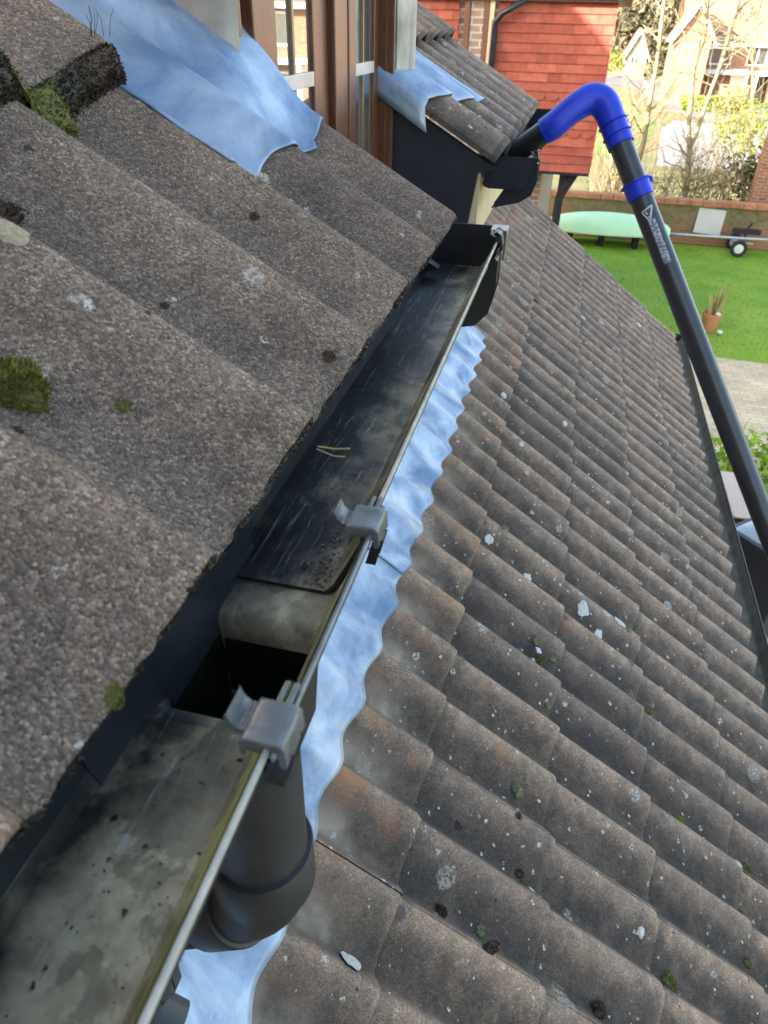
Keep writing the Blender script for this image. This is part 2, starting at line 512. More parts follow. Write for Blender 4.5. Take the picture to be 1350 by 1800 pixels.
def tilehang():
    t = NT("red_clay_tile")
    lk = t.attr()
    c = t.ramp(lk[0], [(0, (.235, .050, .030)), (.5, (.30, .068, .040)), (1, (.36, .095, .058))])
    n = t.noise(14, 5, .65)
    c = t.mix(1.0, c, t.ramp(n, [(.3, .78), (.7, 1.18)]), 'MULTIPLY')
    t.set("Base Color", c).set("Roughness", .8)
    t.bump(t.noise(60, 3, .6), .3, .004)
    return t.m
M['tilehang'] = tilehang()
M['brick'] = brick_mat("brown_brick", (.20, .11, .075), (.26, .15, .10), (.36, .33, .28))
M['brick_pale'] = brick_mat("pale_brick_pier", (.25, .165, .13), (.31, .20, .155), (.42, .39, .34))
M['brick_orange'] = brick_mat("orange_brick", (.27, .095, .045), (.33, .13, .06), (.34, .27, .20))
M['wall_old'] = None
def wall_old():
    t = NT("mossy_garden_brick")
    t0 = t.noise(2.6, 6, .65); p = t.xyz()
    cb = t.n("ShaderNodeCombineXYZ"); t.link(t.math('ADD', p[0], p[1]), cb.inputs[0]); t.link(p[2], cb.inputs[1])
    b = t.n("ShaderNodeTexBrick")
    for k, v in (("Scale", 1.0), ("Brick Width", .225), ("Row Height", .075), ("Mortar Size", .01)): b.inputs[k].default_value = v
    b.inputs["Color1"].default_value = (.27, .10, .045, 1); b.inputs["Color2"].default_value = (.34, .13, .055, 1); b.inputs["Mortar"].default_value = (.24, .20, .14, 1)
    t.link(cb.outputs[0], b.inputs["Vector"])
    hz = t.math('MULTIPLY', t.math('ADD', p[2], 4.05), 1.5)
    f = t.math('ADD', t.math('MULTIPLY', t.math('SUBTRACT', t0, .5), 2.2), hz, True)
    c = t.mix(f, b.outputs["Color"], t.ramp(t.noise(9, 4, .6), [(.3, (.085, .085, .035)), (.7, (.20, .165, .085))]))
    t.set("Base Color", c).set("Roughness", .9)
    t.bump(b.outputs["Fac"], -.4, .01)
    return t.m
M['wall_old'] = wall_old()
M['coping'] = simple("orange_coping_tile", (.37, .155, .075), .8, 0, .25, 4, .004)
M['terracotta'] = simple("terracotta", (.46, .20, .10), .75, 0, .15, 9)
M['mint'] = simple("mint_green_hull", (.52, .80, .50), .35, 0, .06, 2, 0, .5)
M['board'] = simple("pale_grey_board", (.52, .50, .45), .7, 0, .08, 3)
M['bin_body'] = simple("dark_bin_plastic", (.014, .015, .024), .45, 0, .2, 5)
M['bin_lid'] = simple("grey_bin_lid", (.30, .33, .36), .2, 0, .2, 5, .001)
M['timber'] = None
def timber():
    t = NT("pale_planed_timber")
    g = t.noise(22, 5, .6, t.co((6, .6, 6)))
    t.set("Base Color", t.ramp(g, [(.3, (.46, .33, .25)), (.7, (.60, .47, .38))])).set("Roughness", .7)
    t.bump(g, .2, .001)
    return t.m
M['timber'] = timber()
M['timber_dark'] = simple("dark_timber_end", (.12, .06, .045), .8, 0, .25, 20)
def lawn():
    t = NT("lawn_grass")
    a, b = t.noise(1.1, 5, .6), t.noise(28, 4, .7)
    c = t.ramp(a, [(.3, (.13, .27, .010)), (.5, (.19, .33, .014)), (.72, (.27, .38, .03))])
    c = t.mix(1.0, c, t.ramp(b, [(.3, .65), (.7, 1.3)]), 'MULTIPLY')
    t.set("Base Color", c).set("Roughness", .9)
    t.bump(b, .8, .03)
    return t.m
M['lawn'] = lawn()
def paving():
    t = NT("block_paving")
    p = t.xyz()
    cb = t.n("ShaderNodeCombineXYZ"); 
    t.link(p[0], cb.inputs[0]); t.link(p[1], cb.inputs[1])
    b = t.n("ShaderNodeTexBrick")
    for k, v in (("Scale", 1.0), ("Brick Width", .21), ("Row Height", .105), ("Mortar Size", .005)): b.inputs[k].default_value = v
    b.inputs["Color1"].default_value = (.47, .38, .25, 1); b.inputs["Color2"].default_value = (.58, .48, .32, 1); b.inputs["Mortar"].default_value = (.33, .27, .17, 1)
    t.link(cb.outputs[0], b.inputs["Vector"])
    c = t.mix(1.0, b.outputs["Color"], t.ramp(t.noise(1.6, 6, .65), [(.3, .78), (.7, 1.15)]), 'MULTIPLY')
    t.set("Base Color", c).set("Roughness", .9)
    t.bump(b.outputs["Fac"], -.3, .006)
    return t.m
M['paving'] = paving()
M['road'] = simple("road_tarmac", (.09, .09, .095), .9, 0, .15, 2, .004, col2=(.13, .13, .13))
M['pavement'] = simple("pale_driveway", (.21, .21, .21), .9, 0, .1, 1.5)
M['ground'] = simple("rough_grass_ground", (.075, .085, .025), .95, 0, .3, 1.2, .02, col2=(.15, .125, .055))
M['verge'] = simple("verge_grass", (.075, .13, .014), .95, 0, .25, 2, .02)
M['bark'] = simple("pale_bark", (.17, .135, .085), .9, 0, .25, 20, .004, col2=(.31, .25, .155))
M['twig'] = simple("dry_twig", (.17, .13, .075), .9, 0, .3, 9, 0, .3, col2=(.34, .27, .16))
M['leaf_bright'] = leaf_mat("bright_shrub_leaf", (.16, .32, .015), (.30, .46, .03), (.48, .58, .10), .4)
M['leaf_ever'] = leaf_mat("evergreen_leaf", (.02, .055, .015), (.05, .095, .02), (.11, .15, .03), .2)
M['leaf_olive'] = leaf_mat("olive_leaf", (.10, .11, .03), (.17, .17, .045), (.28, .25, .08), .3)
M['leaf_hedge'] = leaf_mat("yellow_hedge_leaf", (.14, .20, .02), (.24, .29, .03), (.34, .36, .06), .3)
M['leaf_wood'] = leaf_mat("winter_wood_twigs", (.07, .065, .035), (.12, .105, .06), (.17, .155, .08), .15)
M['reed'] = leaf_mat("dry_reed", (.32, .27, .11), (.45, .38, .16), (.55, .47, .22), .4)
M['stone'] = simple("pale_stone", (.55, .53, .48), .8, 0, .1, 20)
M['roof_far'] = simple("far_roof_tile", (.17, .115, .085), .9, 0, .2, 3, .01)
M['brown_paint'] = simple("brown_post_paint", (.15, .065, .035), .5, 0, .15, 10)
M['dark'] = simple("dark_void", (.01, .01, .011), .9, 0, .1, 5)
M['render_wall'] = simple("wall_render", (.42, .36, .27), .9, 0, .15, 6, .002)

# ------------------------------------------------------------------ tiled slopes
AMP = .034
PER = .15
def prof(y, ph=0.0):
    """height of the tile below the crest plane (0 at the crest, -AMP in the pan), and 0..1 roll factor"""
    u = ((y - ph) / PER) % 1.0
    # the roll rises gently towards its crest and drops quickly on the far side
    FA, BL = (.30, .28) if ph else (.25, .22)
    if u < FA: c = .5 + .5 * cos(pi * u / FA)
    else:
        t = (u - FA) / (1 - FA)
        c = (BL * (1 - cos(pi * t / 2)) + (1 - BL) * (.5 - .5 * cos(pi * t))) ** 1.1
    return AMP * (c - 1), c

def tiled_slope(mb, y0, y1, joint, E, roof_p, gauge, courses, step, ph=0.0, seed=1, fine=True, ycut=None, zbase=0.0, rough_edge=0.0, jit=1.0):
    """E: (x, z) of the crest at the eave; courses counted up the slope; each tile is .3 m wide and carries two rolls"""
    rd = random.Random(seed)
    up = Vector((-cos(roof_p), 0, sin(roof_p)))
    nr = Vector((sin(roof_p), 0, cos(roof_p)))
    tilt = math.asin(step / gauge)
    tp = roof_p - tilt
    tu = Vector((-cos(tp), 0, sin(tp)))
    tn = Vector((sin(tp), 0, cos(tp)))
    th = .013
    total = courses * gauge
    n0 = floor((y0 - joint) / .3) - 1
    n1 = floor((y1 - joint) / .3) + 1
    for i in range(courses):
        base = Vector((E[0], 0, E[1])) + up * (i * gauge)
        yb0, yb1 = (y0, y1)
        if ycut: 
            c = ycut(i)
            if c is None: continue
            yb0, yb1 = c
        for j in range(n0, n1 + 1):
            a, b = joint + j * .3, joint + (j + 1) * .3
            a, b = max(a, yb0), min(b, yb1)
            if b - a < .02: continue
            tone = min(1, max(0, rd.gauss(.38, .22)))
            ds = rd.gauss(0, .0045) * jit; dn = rd.gauss(0, .0016) * jit; rot = rd.gauss(0, .012) * jit
            if rd.random() < .10: ds -= rd.uniform(.004, .012) * jit
            ny = max(4, int((b - a) / .3 * (40 if fine else 16)) + 1)
            ss = [0.0, .003, .009, .03, .09, .17, .25, gauge + .03] if fine else [0.0, .006, .1, gauge + .02]
            drop = [-.0045, -.0012, 0, 0, 0, 0, 0, 0] if fine else [-.004, 0, 0, 0]
            def P(y, s, off):
                h, c = prof(y, ph)
                yy = y
                dd = ds + rot * (y - (a + b) / 2) * 2
                if rough_edge and s < .02:
                    dd += rough_edge * (noise.noise(Vector((y * 55, i, 3.1))) + .6 * noise.noise(Vector((y * 160, i, 9.1))))
                    off += rough_edge * .5 * noise.noise(Vector((y * 90, s * 200, 5)))
                q = base + tu * (s + dd) + tn * (h + off + dn)
                return Vector((q.x, yy, q.z))
            ys = [a + (b - a) * k / (ny - 1) for k in range(ny)]
            # a small gap line where this tile's side lap meets its neighbour
            def top(k, m):
                e = 0.0
                if k == 0 or k == ny - 1: e = -.0025
                return P(ys[k] + (.0008 if k == 0 else (-.0008 if k == ny - 1 else 0)), ss[m], drop[m] + e)
            def at_(k, m):
                return (prof(ys[k], ph)[1], tone, total - i * gauge - ss[m])
            mb.grid(ny, len(ss), top, at_)
            ns = 3
            offs = [(0.0, drop[0]), (.001, drop[0] - th * .6), (.004, -th), (.05, -th)]
            mb.grid(ny, 4, lambda k, m: P(ys[k], offs[m][0], offs[m][1]) if m else top(k, 0), lambda k, m: (prof(ys[k], ph)[1] * .3, tone, total - i * gauge))
            for yy, kk in ((a, 0), (b, ny - 1)):
                mb.grid(len(ss), 2, lambda k, m: top(kk, k) if m == 0 else P(ys[kk], ss[k], -th), lambda k, m: (.3, tone, total - i * gauge))

P1 = radians(28.649)          # slope of the tiles themselves, upper roof
STEP1 = .027
RP1 = P1 + math.asin(STEP1 / .345)
P2 = radians(36.212)          # slope of the lower roof from lap to lap
G2 = .3395
N1 = Vector((sin(P1), 0, cos(P1)))
N2 = Vector((sin(P2), 0, cos(P2)))
D2 = Vector((cos(P2), 0, -sin(P2)))
L0 = Vector((.0473, 0, -1.0300))      # first lap of the lower roof (crest)
PH2 = .3706 % PER
GZ = -4.25
XW = -.285                            # window plane
ED2 = L0 + D2 * (4 * G2)              # eave of the lower roof

house = thing("house", (0, 0, GZ), "tile roofed house in the foreground with a brown framed dormer window and lead flashings", "house")

# upper roof on the near side of the window: tiles stop at the dormer
mb = MB()
tiled_slope(mb, -1.3, .768, .768, (0, 0), RP1, .345, 3, STEP1, 0, 11, True,
            ycut=lambda i: (-1.3, .768) if i == 0 else (-1.3, .468), rough_edge=.0035, jit=.35)
tag(mb.build("tiled_roof", M['tile_near'], house, autosmooth=40), "close grey brown tiled slope left of the open gutter")
mb = MB()
upv = Vector((-cos(RP1), 0, sin(RP1)))
e3 = Vector((0, 0, 0)) + upv * (3 * .345)
tiled_slope(mb, -3.2, .468, .768, (e3.x, e3.z), RP1, .345, 7, STEP1, 0, 12, False)
mb.build("upper_roof", M['tile_near'], house, autosmooth=40)
# roof beyond the window
mb = MB()
tiled_slope(mb, 1.42, 2.43, 2.43, (0.005, -.002), RP1, .345, 3, STEP1, PER, 13, True,
            ycut=lambda i: (1.42, 2.43) if i == 0 else (1.60, 2.43))
tag(mb.build("tiled_roof", M['tile'], house, autosmooth=40), "small grey tiled slope beyond the brown window")
mb = MB()
e3b = Vector((0.005, 0, -.002)) + upv * (3 * .345)
tiled_slope(mb, 1.6, 2.43, 2.43, (e3b.x, e3b.z), RP1, .345, 6, STEP1, PER, 14, False)
mb.build("upper_roof", M['tile'], house, autosmooth=40)
# lower roof
mb = MB()
e = ED2
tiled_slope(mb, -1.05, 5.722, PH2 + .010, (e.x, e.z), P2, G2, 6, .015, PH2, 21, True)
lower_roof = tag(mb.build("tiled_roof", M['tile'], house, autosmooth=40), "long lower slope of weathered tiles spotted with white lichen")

# walls, eaves and main body of the house
mb = MB()
mb.box(-.50, -.32, -3.0, 5.60, -1.0, -.19)
mb.box(-2.6, -.50, -3.0, 5.60, GZ, -.60)
mb.box(-.7, .90, 5.42, 5.60, GZ, -1.95)           # gable end wall low part
mb.box(.78, .95, -3.0, 5.42, GZ, -1.85)
mb.build("wall", M['brick'], house)
mb = MB()
# gable triangle under the lower roof verge
gz0 = ED2.z - .12
pts = [(-1.0, 0), ]
a0 = L0 + D2 * (-2.0 * G2); a1 = ED2
def gable(y):
    return [Vector((a0.x, y, a0.z - .12)), Vector((a1.x - .12, y, a1.z - .06)), Vector((a1.x - .12, y, -2.0)), Vector((a0.x, y, -2.0))]
g0, g1 = gable(5.47), gable(5.58)
mb.add(g0 + g1, [(0, 1, 2, 3), (4, 7, 6, 5), (0, 4, 5, 1), (1, 5, 6, 2), (2, 6, 7, 3), (3, 7, 4, 0)])
mb.build("gable_wall", M['brick'], house)
# soffit + fascia of the two eaves (painted cream), boxed end panel (dark)
mb = MB()
mb.box(-.076, -.056, -3.0, .76, -.205, -.045)
mb.box(-.32, -.076, -3.0, .76, -.205, -.195)
mb.build("fascia_board", M['cream'], house)
mb = MB()
mb.box(-.076, -.056, 1.452, 2.42, -.205, -.04)
mb.box(-.32, -.076, 1.452, 2.42, -.205, -.195)
tag(mb.build("fascia_board", M['cream'], house), "cream fascia board under the far eave")
# dark end panel of the far eave: follows the roof slope
mb = MB()
def endp(y):
    pts = [(-.0785, -.205), (-.060, -.060), (-.02, -.050), (-.30, .103), (-.60, .267), (-.60, -.205)]
    return [Vector((x, y, z)) for x, z in pts]
p0, p1 = endp(1.432), endp(1.450)
n = len(p0)
mb.add(p0 + p1, [tuple(range(n)), tuple(reversed(range(n, 2 * n)))] + [(i, n + i, n + (i + 1) % n, (i + 1) % n) for i in range(n)])
tag(mb.build("end_panel", M['navy_panel'], house), "dark blue black boxed end of the far eave")
mb = MB()
p0, p1 = [Vector((p.x, .74, p.z - .02)) for p in endp(0)], [Vector((p.x, .758, p.z - .02)) for p in endp(0)]
mb.add(p0 + p1, [tuple(range(n)), tuple(reversed(range(n, 2 * n)))] + [(i, n + i, n + (i + 1) % n, (i + 1) % n) for i in range(n)])
mb.build("end_panel", M['navy_panel'], house)
# dormer body
mb = MB()
mb.box(-2.6, XW - .03, .700, .735, -.6, 1.25)
mb.box(-2.6, XW - .03, 1.436, 1.50, .25, 1.25)
mb.box(-2.6, XW - .12, .735, 1.436, -.9, -.46)
mb.box(-.36, XW - .052, .736, 1.435, -.9, -.461)
mb.build("dormer_wall", M['render_wall'], house)
mb = MB()
mb.box(-2.7, -.05, .50, 1.62, 1.25, 1.33)
mb.build("dormer_roof", M['lead'], house)
# unseen gabled body of the house behind, sized and shaped to shade this side
def prism(x0, x1, y0, y1, ze, zr_, name):
    m_ = MB(); xm = (x0 + x1) / 2
    m_.add([(x0, y0, GZ), (x1, y0, GZ), (x1, y0, ze), (xm, y0, zr_), (x0, y0, ze), (x0, y1, GZ), (x1, y1, GZ), (x1, y1, ze), (xm, y1, zr_), (x0, y1, ze)],
           [(0, 1, 2, 3, 4), (9, 8, 7, 6, 5), (0, 5, 6, 1), (1, 6, 7, 2), (2, 7, 8, 3), (3, 8, 9, 4), (4, 9, 5, 0)])
    return m_.build(name, M['brick'], house)
prism(-12.4, -2.6, -7.0, 3.95, -.10, 4.04, "unseen_main_body")
prism(-12.4, -2.6, 3.952, 4.2, .62, 4.76, "gable_shadow_blocker")  # unseen thin gable, added to shape the sun patch on the tile hanging
mb = MB()
wy0, wy1 = -8.0, -1.75
mb.add([(-5, wy0, GZ), (1.4, wy0, GZ), (1.4, wy1, GZ), (-5, wy1, GZ), (-5, wy0, 1.0), (1.4, wy0, 1.0), (1.4, wy1, 1.0), (-5, wy1, 1.0), (-1.8, wy0, 3.6), (-1.8, wy1, 3.6)],
       [(0, 1, 5, 8, 4), (3, 7, 9, 6, 2), (0, 4, 7, 3), (1, 2, 6, 5), (4, 8, 9, 7), (5, 6, 9, 8), (0, 3, 2, 1)])
mb.build("sky_blocker_wing", M['brick'], house)  # unseen wing behind the camera, added to block sky and darken the rolls

# ---- dormer window
win = MB()
def wbox(mbx, y0, y1, z0, z1, x0, x1): mbx.box(x0, x1, y0, y1, z0, z1)
WZ0, WZ1 = -.45, 1.15
wf = MB()
def wy(px): return at(px, 60, 0, XW).y
WL = [wy(p_) for p_ in (412, 420, 431, 448)]
for (y0, y1, x1) in ((WL[0], WL[1] - .001, .006), (WL[1], WL[2] - .001, -.004), (WL[2], WL[3] - .001, .012)):
    wf.box(XW - .05, XW + x1, y0, y1, WZ0, WZ1)
wf.box(XW - .05, XW + .022, wy(668), 1.418, WZ0, WZ1)
wf.box(XW - .05, XW + .036, 1.4185, 1.4305, WZ0, WZ1)
wf.box(XW - .05, XW + .010, WL[3], wy(668) - .001, WZ1 - .06, WZ1 - .001)
wf.box(XW - .05, XW + .030, WL[3], wy(668) - .001, WZ0, WZ0 + .05)
window = tag(wf.build("window", M['wood_frame'], house, bevel=.003), "brown framed dormer window of two tall panes")
for (y0, y1, name) in ((WL[3] + .001, wy(572), "sash"), (wy(606), wy(667), "sash")):
    sm = MB()
    fw = (wy(478) - wy(449)) if y0 < 1 else (wy(620) - wy(607))
    fr = (wy(572) - wy(546)) if y0 < 1 else (wy(667) - wy(655))
    sm.box(XW - .045, XW + .008, y0, y0 + fw, WZ0 + .055, WZ1 - .065)
    sm.box(XW - .045, XW + .004, y1 - fr, y1, WZ0 + .055, WZ1 - .065)
    sm.box(XW - .045, XW + .007, y0 + fw, y1 - fr, WZ0 + .056, WZ0 + .10)
    sm.box(XW - .045, XW + .007, y0 + fw, y1 - fr, WZ1 - .11, WZ1 - .066)
    sm.build("sash", M['wood_frame'], window, bevel=.004)
    gm = MB()
    gm.box(XW - .012, XW - .002, y0 + fw, y1 - fr, WZ0 + .10, WZ1 - .11)
    gm.build("pane", M['glass'], window)
    for zb_ in (.120, .70):
        bm_ = MB(); bm_.box(XW - .0015, XW + .004, y0 + fw, y1 - fr, zb_, zb_ + .020)
        bm_.build("glazing_bar", M['came'], window, bevel=.0015)
    cm = MB()
    mid = wy(513) if y0 < 1 else wy(637)
    cm.box(XW - .0017, XW + .0025, mid - .004, mid + .004, WZ0 + .11, WZ1 - .12)
    cm.build("came", M['came_thin'], window)
cp = MB()
cp.box(XW - .05, XW + .016, wy(572) + .001, wy(589), WZ0, WZ1 - .061)
cp.box(XW - .05, XW + .006, wy(589) + .001, wy(606) - .001, WZ0, WZ1 - .061)
cp.build("mullion", M['wood_frame'], window, bevel=.004)

# ---- lead flashings
def roof1_pt(y, s, off):
    """on the plane of the near tiles: y along, s metres up the slope, off above the tile"""
    h, c = prof(y, 0)
    tu = Vector((-cos(P1), 0, sin(P1)))
    q = tu * s + N1 * (h + off)
    return Vector((q.x, y, q.z))
mb = MB()
NY, NS = 56, 80
def fl1(i, j):
    v = i / (NY - 1)
    y = .448 + (.79 - .448) * v
    edge = .197 + .006 * sin(y * 60) + (.010 if y > .7 else 0) + .004 * noise.noise(Vector((y * 20, 0, 0)))
    s = edge + (1.35 - edge) * (j / (NS - 1)) ** 1.3
    off = .0035 - .0025 * max(0, 1 - v * 12)
    # dressed softer up the slope
    h, c = prof(y, 0)
    soft = min(1, max(0, (s - .33) / .25))
    off += soft * (-h * .75 - .006)
    p = roof1_pt(y, s, off)
    # turned up against the dormer cheek
    YJ = .698
    sm3 = lambda q_: (lambda w_: w_ * w_ * (3 - 2 * w_))(min(1, max(0, q_)))
    p.z += .034 * sm3((y - .595) / .10) * sm3((XW + .085 - p.x) / .085)
    p.z -= h * sm3((XW + .10 - p.x) / .08) * sm3((y - .60) / .06) * .9
    if p.x < XW and y > YJ:
        k = sm3((XW - p.x) / .03)
        p.z += k * (y - YJ) * 1.0
        p.y = y + (YJ - y) * k
    if p.x >= XW and y > .757: p.z -= (y - .757) * .7
    p.z += .0025 * noise.noise(Vector((p.x * 18, p.y * 18, 2))) + .0012 * noise.noise(Vector((p.x * 60, p.y * 60, 5)))
    # the lapped seam between two sheets
    sm_ = .425 + (y - .5) * .15 + .006 * noise.noise(Vector((y * 30, 4, 0)))
    d = (s - sm_)
    if s > sm_: p.z += .003
    for q_ in (0, .022):
        if abs(d - q_) < .007: p.z += .0045 * (1 - abs(d - q_) / .007)
    return p
mb.grid(NY, NS, fl1)
o = mb.build("lead_flashing", M['lead'], house, smooth=True)
sol = o.modifiers.new("thickness", 'SOLIDIFY'); sol.thickness = .0022; sol.offset = 1
tag(o, "blue grey lead sheet dressed over the tiles left of the window")
# upstand round the corner of the dormer
mb = MB()
def fl2(i, j):
    # i along: from up the cheek (x = -1.1) to the corner and round onto the front; j up
    u = i / 39; w = j / 19
    L = .9 + .03
    d = u * L
    if d < .9: x, y = XW - .012 - (.9 - d), .692
    else: x, y = XW - .012 + (d - .9), .692 + max(0, (d - .915)) * .3
    zr = -(x) * math.tan(P1) - .03
    z = zr + .02 + w * .62
    b = .0035 * noise.noise(Vector((x * 14, z * 9, 1))) + .002 * noise.noise(Vector((x * 40, z * 30, 7)))
    y += b - .010 * exp(-w * 14)
    return Vector((x, y, z))
mb.grid(40, 20, fl2)
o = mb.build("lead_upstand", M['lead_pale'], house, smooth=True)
sol = o.modifiers.new("thickness", 'SOLIDIFY'); sol.thickness = .002; sol.offset = 1
tag(o, "pale grey lead turned up the dormer corner")
# far side of the window
mb = MB()
def fl3(i, j):
    u = i / 29; w = j / 29
    d = u * .40
    sedge = .185 - .07 * min(1, max(0, d - .05) / .30) + .006 * sin(d * 40)
    s = sedge + (.75 - sedge) * w
    nz = .004 * noise.noise(Vector((d * 16, s * 16, 3))) + .002 * noise.noise(Vector((d * 45, s * 40, 6)))
    if d < .05:
        q = roof1_pt(1.424, s, .005)
        return Vector((q.x, 1.413 + nz, q.z - (.05 - d) * (1.1 - .35 * w) ))
    y = 1.415 + (d - .05)
    h, c = prof(y, 0)
    q = roof1_pt(y, s, .006 - h * .25 + nz)
    return q
mb.grid(30, 30, fl3)
o = mb.build("lead_flashing", M['lead'], house, smooth=True)
sol = o.modifiers.new("thickness", 'SOLIDIFY'); sol.thickness = .002; sol.offset = 1
tag(o, "crumpled lead sheet at the foot of the far window jamb")
mb = MB()
mb.grid(14, 24, lambda i, j: Vector((XW + .035 + .028 * i / 13 + .003 * noise.noise(Vector((i * .3, j * .3, 1))), 1.436 + .05 * (i / 13) + .004 * noise.noise(Vector((i * .5, j * .25, 4))), .10 + .55 * j / 23)))
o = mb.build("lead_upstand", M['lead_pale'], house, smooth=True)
sol = o.modifiers.new("thickness", 'SOLIDIFY'); sol.thickness = .003
mb = MB()
mb.box(XW + .02, XW + .06, 1.44, 1.49, .26, 1.2)
mb.build("corner_board", M['white_paint'], house, bevel=.004)

# lower lead strip: two lengths with a lap
def low_lead(y0, y1, seed, lift, cut=False):
    m_ = MB()
    ny = int((y1 - y0) / .0075) + 1
    ns = 26
    def fn(i, j):
        y = y0 + (y1 - y0) * i / (ny - 1)
        h, c = prof(y, PH2)
        edge = -.565 + .028 * noise.noise(Vector((y * 5, seed, 0))) + .018 * sin((y - PH2) / PER * 2 * pi + 1.2)
        w = j / (ns - 1)
        sc = (edge + (-1.42 - edge) * w)
        # the course the lead lies on
        ci = -1 if sc > -1.0 else -2
        frac = sc - ci                       # 0 at upper lap .. 1 at lower end of that course
        lower = 1 - (sc + 1.0) if sc > -1 else 0
        # tile surface: crest plane of course whose lower end is at c=0 : tilts
        q = L0 + D2 * (sc * G2)
        s_up = (0 - sc) * G2 if sc > -1 else (-1 - sc) * G2
        tl = -.015 * (s_up / G2)
        soft = min(1, max(0, (-.62 - sc) / .5))
        wave = (-AMP * .5 + AMP * .5 * cos(2 * pi * (y - PH2) / PER)) * (.46 - .34 * soft)
        bump = .004 * noise.noise(Vector((y * 11, sc * 5, seed))) + .002 * noise.noise(Vector((y * 34, sc * 14, seed + 3)))
        q = q + N2 * (tl + wave + .0045 + lift + bump * min(1, w * 6 + .25) + soft * .004 + (.006 if sc < -1 else 0))
        return Vector((q.x, y, q.z))
    m_.grid(ny, ns, fn)
    o_ = m_.build("lead_flashing", M['lead'], house, smooth=True)
    s_ = o_.modifiers.new("thickness", 'SOLIDIFY'); s_.thickness = .0022; s_.offset = 1
    return o_
tag(low_lead(-1.0, 1.10, 3.3, 0), "wavy edged lead strip under the gutter, near length")
tag(low_lead(1.085, 2.735, 8.1, .0035), "wavy edged lead strip under the gutter, far length")

# ------------------------------------------------------------------ gutters
ZL, ZB = -.035, -.088
def channel_prof(dx=0.0, grow=0.0, t=.0024):
    outer = [(-.059, ZL + .004), (-.0565, ZL - .02), (-.049, ZB + .008), (-.043, ZB), (.030, ZB), (.037, ZB + .006), (.0545, ZL - .006), (.0555, ZL)]
    return outer
def channel(mbx, y0, y1, g=0.0, bk=.004, mat_in=0, mat_out=1, mat_lip=2, x_off=0.0, z_off=0.0, ny=12):
    o_ = [(-.0515 - g + bk, ZL + .004), (-.0500 - g + bk, ZL - .02), (-.0435 - g + bk, ZB + .010 - g), (-.037 + bk, ZB - g), (.028, ZB - g), (.036 + g, ZB + .008 - g), (.0535 + g, ZL - .008), (.0535 + g, ZL)]
    t = .0024
    i_ = [(x + (t if k < 3 else (0 if k in (3, 4) else -t)), z + (0 if k in (0, 7) else t * (1 if k in (3, 4) else .5))) for k, (x, z) in enumerate(o_)]
    ys = [y0 + (y1 - y0) * k / ny for k in range(ny + 1)]
    sag = lambda y: .0008 * sin(y * 9)
    def row(pr): return lambda i, j: Vector((pr[i][0] + x_off, ys[j], pr[i][1] + z_off + sag(ys[j])))
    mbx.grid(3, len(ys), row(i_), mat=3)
    mbx.grid(6, len(ys), lambda i, j: row(i_)(i + 2, j), mat=mat_in)
    mbx.grid(8, len(ys), row(o_), mat=mat_out)
    for j in (0, len(ys) - 1):
        mbx.grid(8, 2, lambda i, k: (row(i_) if k == 0 else row(o_))(i, j), mat=mat_out)
    mbx.grid(2, len(ys), lambda i, j: row(i_ if i == 0 else o_)(0, j), mat=mat_out)
def lip(mbx, y0, y1, g=0.0, x_off=0, z_off=0, mat=0):
    # rounded bead along the front edge
    ys = [y0 + (y1 - y0) * k / 14 for k in range(15)]
    pr = []
    for k in range(12):
        a = 2 * pi * k / 12
        pr.append((.0538 + g + .0016 * cos(a) + x_off, ZL + .0005 + .0018 * sin(a) + z_off))
    mbx.sweep_y(pr, ys, mat=mat)

YO = .016                         # centre of the outlet along the gutter
gut = thing("gutter", (0, YO, ZB), "open black roof gutter along the nearest eave, silted and scraped inside", "gutter")
mb = MB(); channel(mb, .081, .822, bk=-.004); tag(mb.build("channel", [M['gut_far'], M['plastic'], M['lip'], M['gut_back']], gut, smooth=False, fixn=False), "dark scraped length of gutter beyond the outlet")
mb = MB(); lip(mb, .100, .760); mb.build("lip", M['lip'], gut, smooth=True)
mb = MB(); channel(mb, -1.4, -.034); tag(mb.build("channel", [M['gut_near'], M['plastic'], M['lip'], M['gut_back']], gut, fixn=False), "olive silted length of gutter nearest the camera")
mb = MB(); lip(mb, -1.4, -.072); mb.build("lip", M['lip'], gut, smooth=True)
# running outlet: one moulded trough that drops into a square sump
mb = MB()
ya, yb = -.026, .054
ob0, ob1 = -.076, .112
zs = ZB - .062
def dfac(y):
    d = min(y - ya, yb - y)
    if d <= 0: return 0.0
    t_ = min(1, d / .0105)
    return 1 - sqrt(max(0, 1 - t_ ** 2))
arc = [.0105 * sin(pi / 2 * k / 8) for k in range(9)]; arc[8] = .011
ysamp = [ob0, -.056, -.042, ya - .004] + [ya + q_ for q_ in arc] + [yb - q_ for q_ in reversed(arc)] + [yb + .004, .068, .084, ob1]
def oprof(y, inner):
    d = dfac(y); g = .0032; t_ = .0024 if inner else 0
    zf = ZB - g - d * .062
    L_ = [(-.043 - g + t_, ZL + .004), (-.0410 - g + t_, ZL - .02), (-.0350 - g + t_ + d * .003, ZB + .012 - g), (-.0305 + d * .003, ZB - g + .003 - d * .010), (-.028 + d * .001, zf + (t_ if inner else 0)),
          (.028 + d * .004, zf + (t_ if inner else 0)), (.033 + d * .003, ZB - g + .003 - d * .010), (.036 + g - t_, ZB + .010 - g), (.0535 + g - t_, ZL - .008), (.0535 + g - t_, ZL)]
    return [Vector((x, y, z)) for x, z in L_]
rows = {True: [oprof(y, True) for y in ysamp], False: [oprof(y, False) for y in ysamp]}
j0 = 4 + 8; j1 = 4 + 9
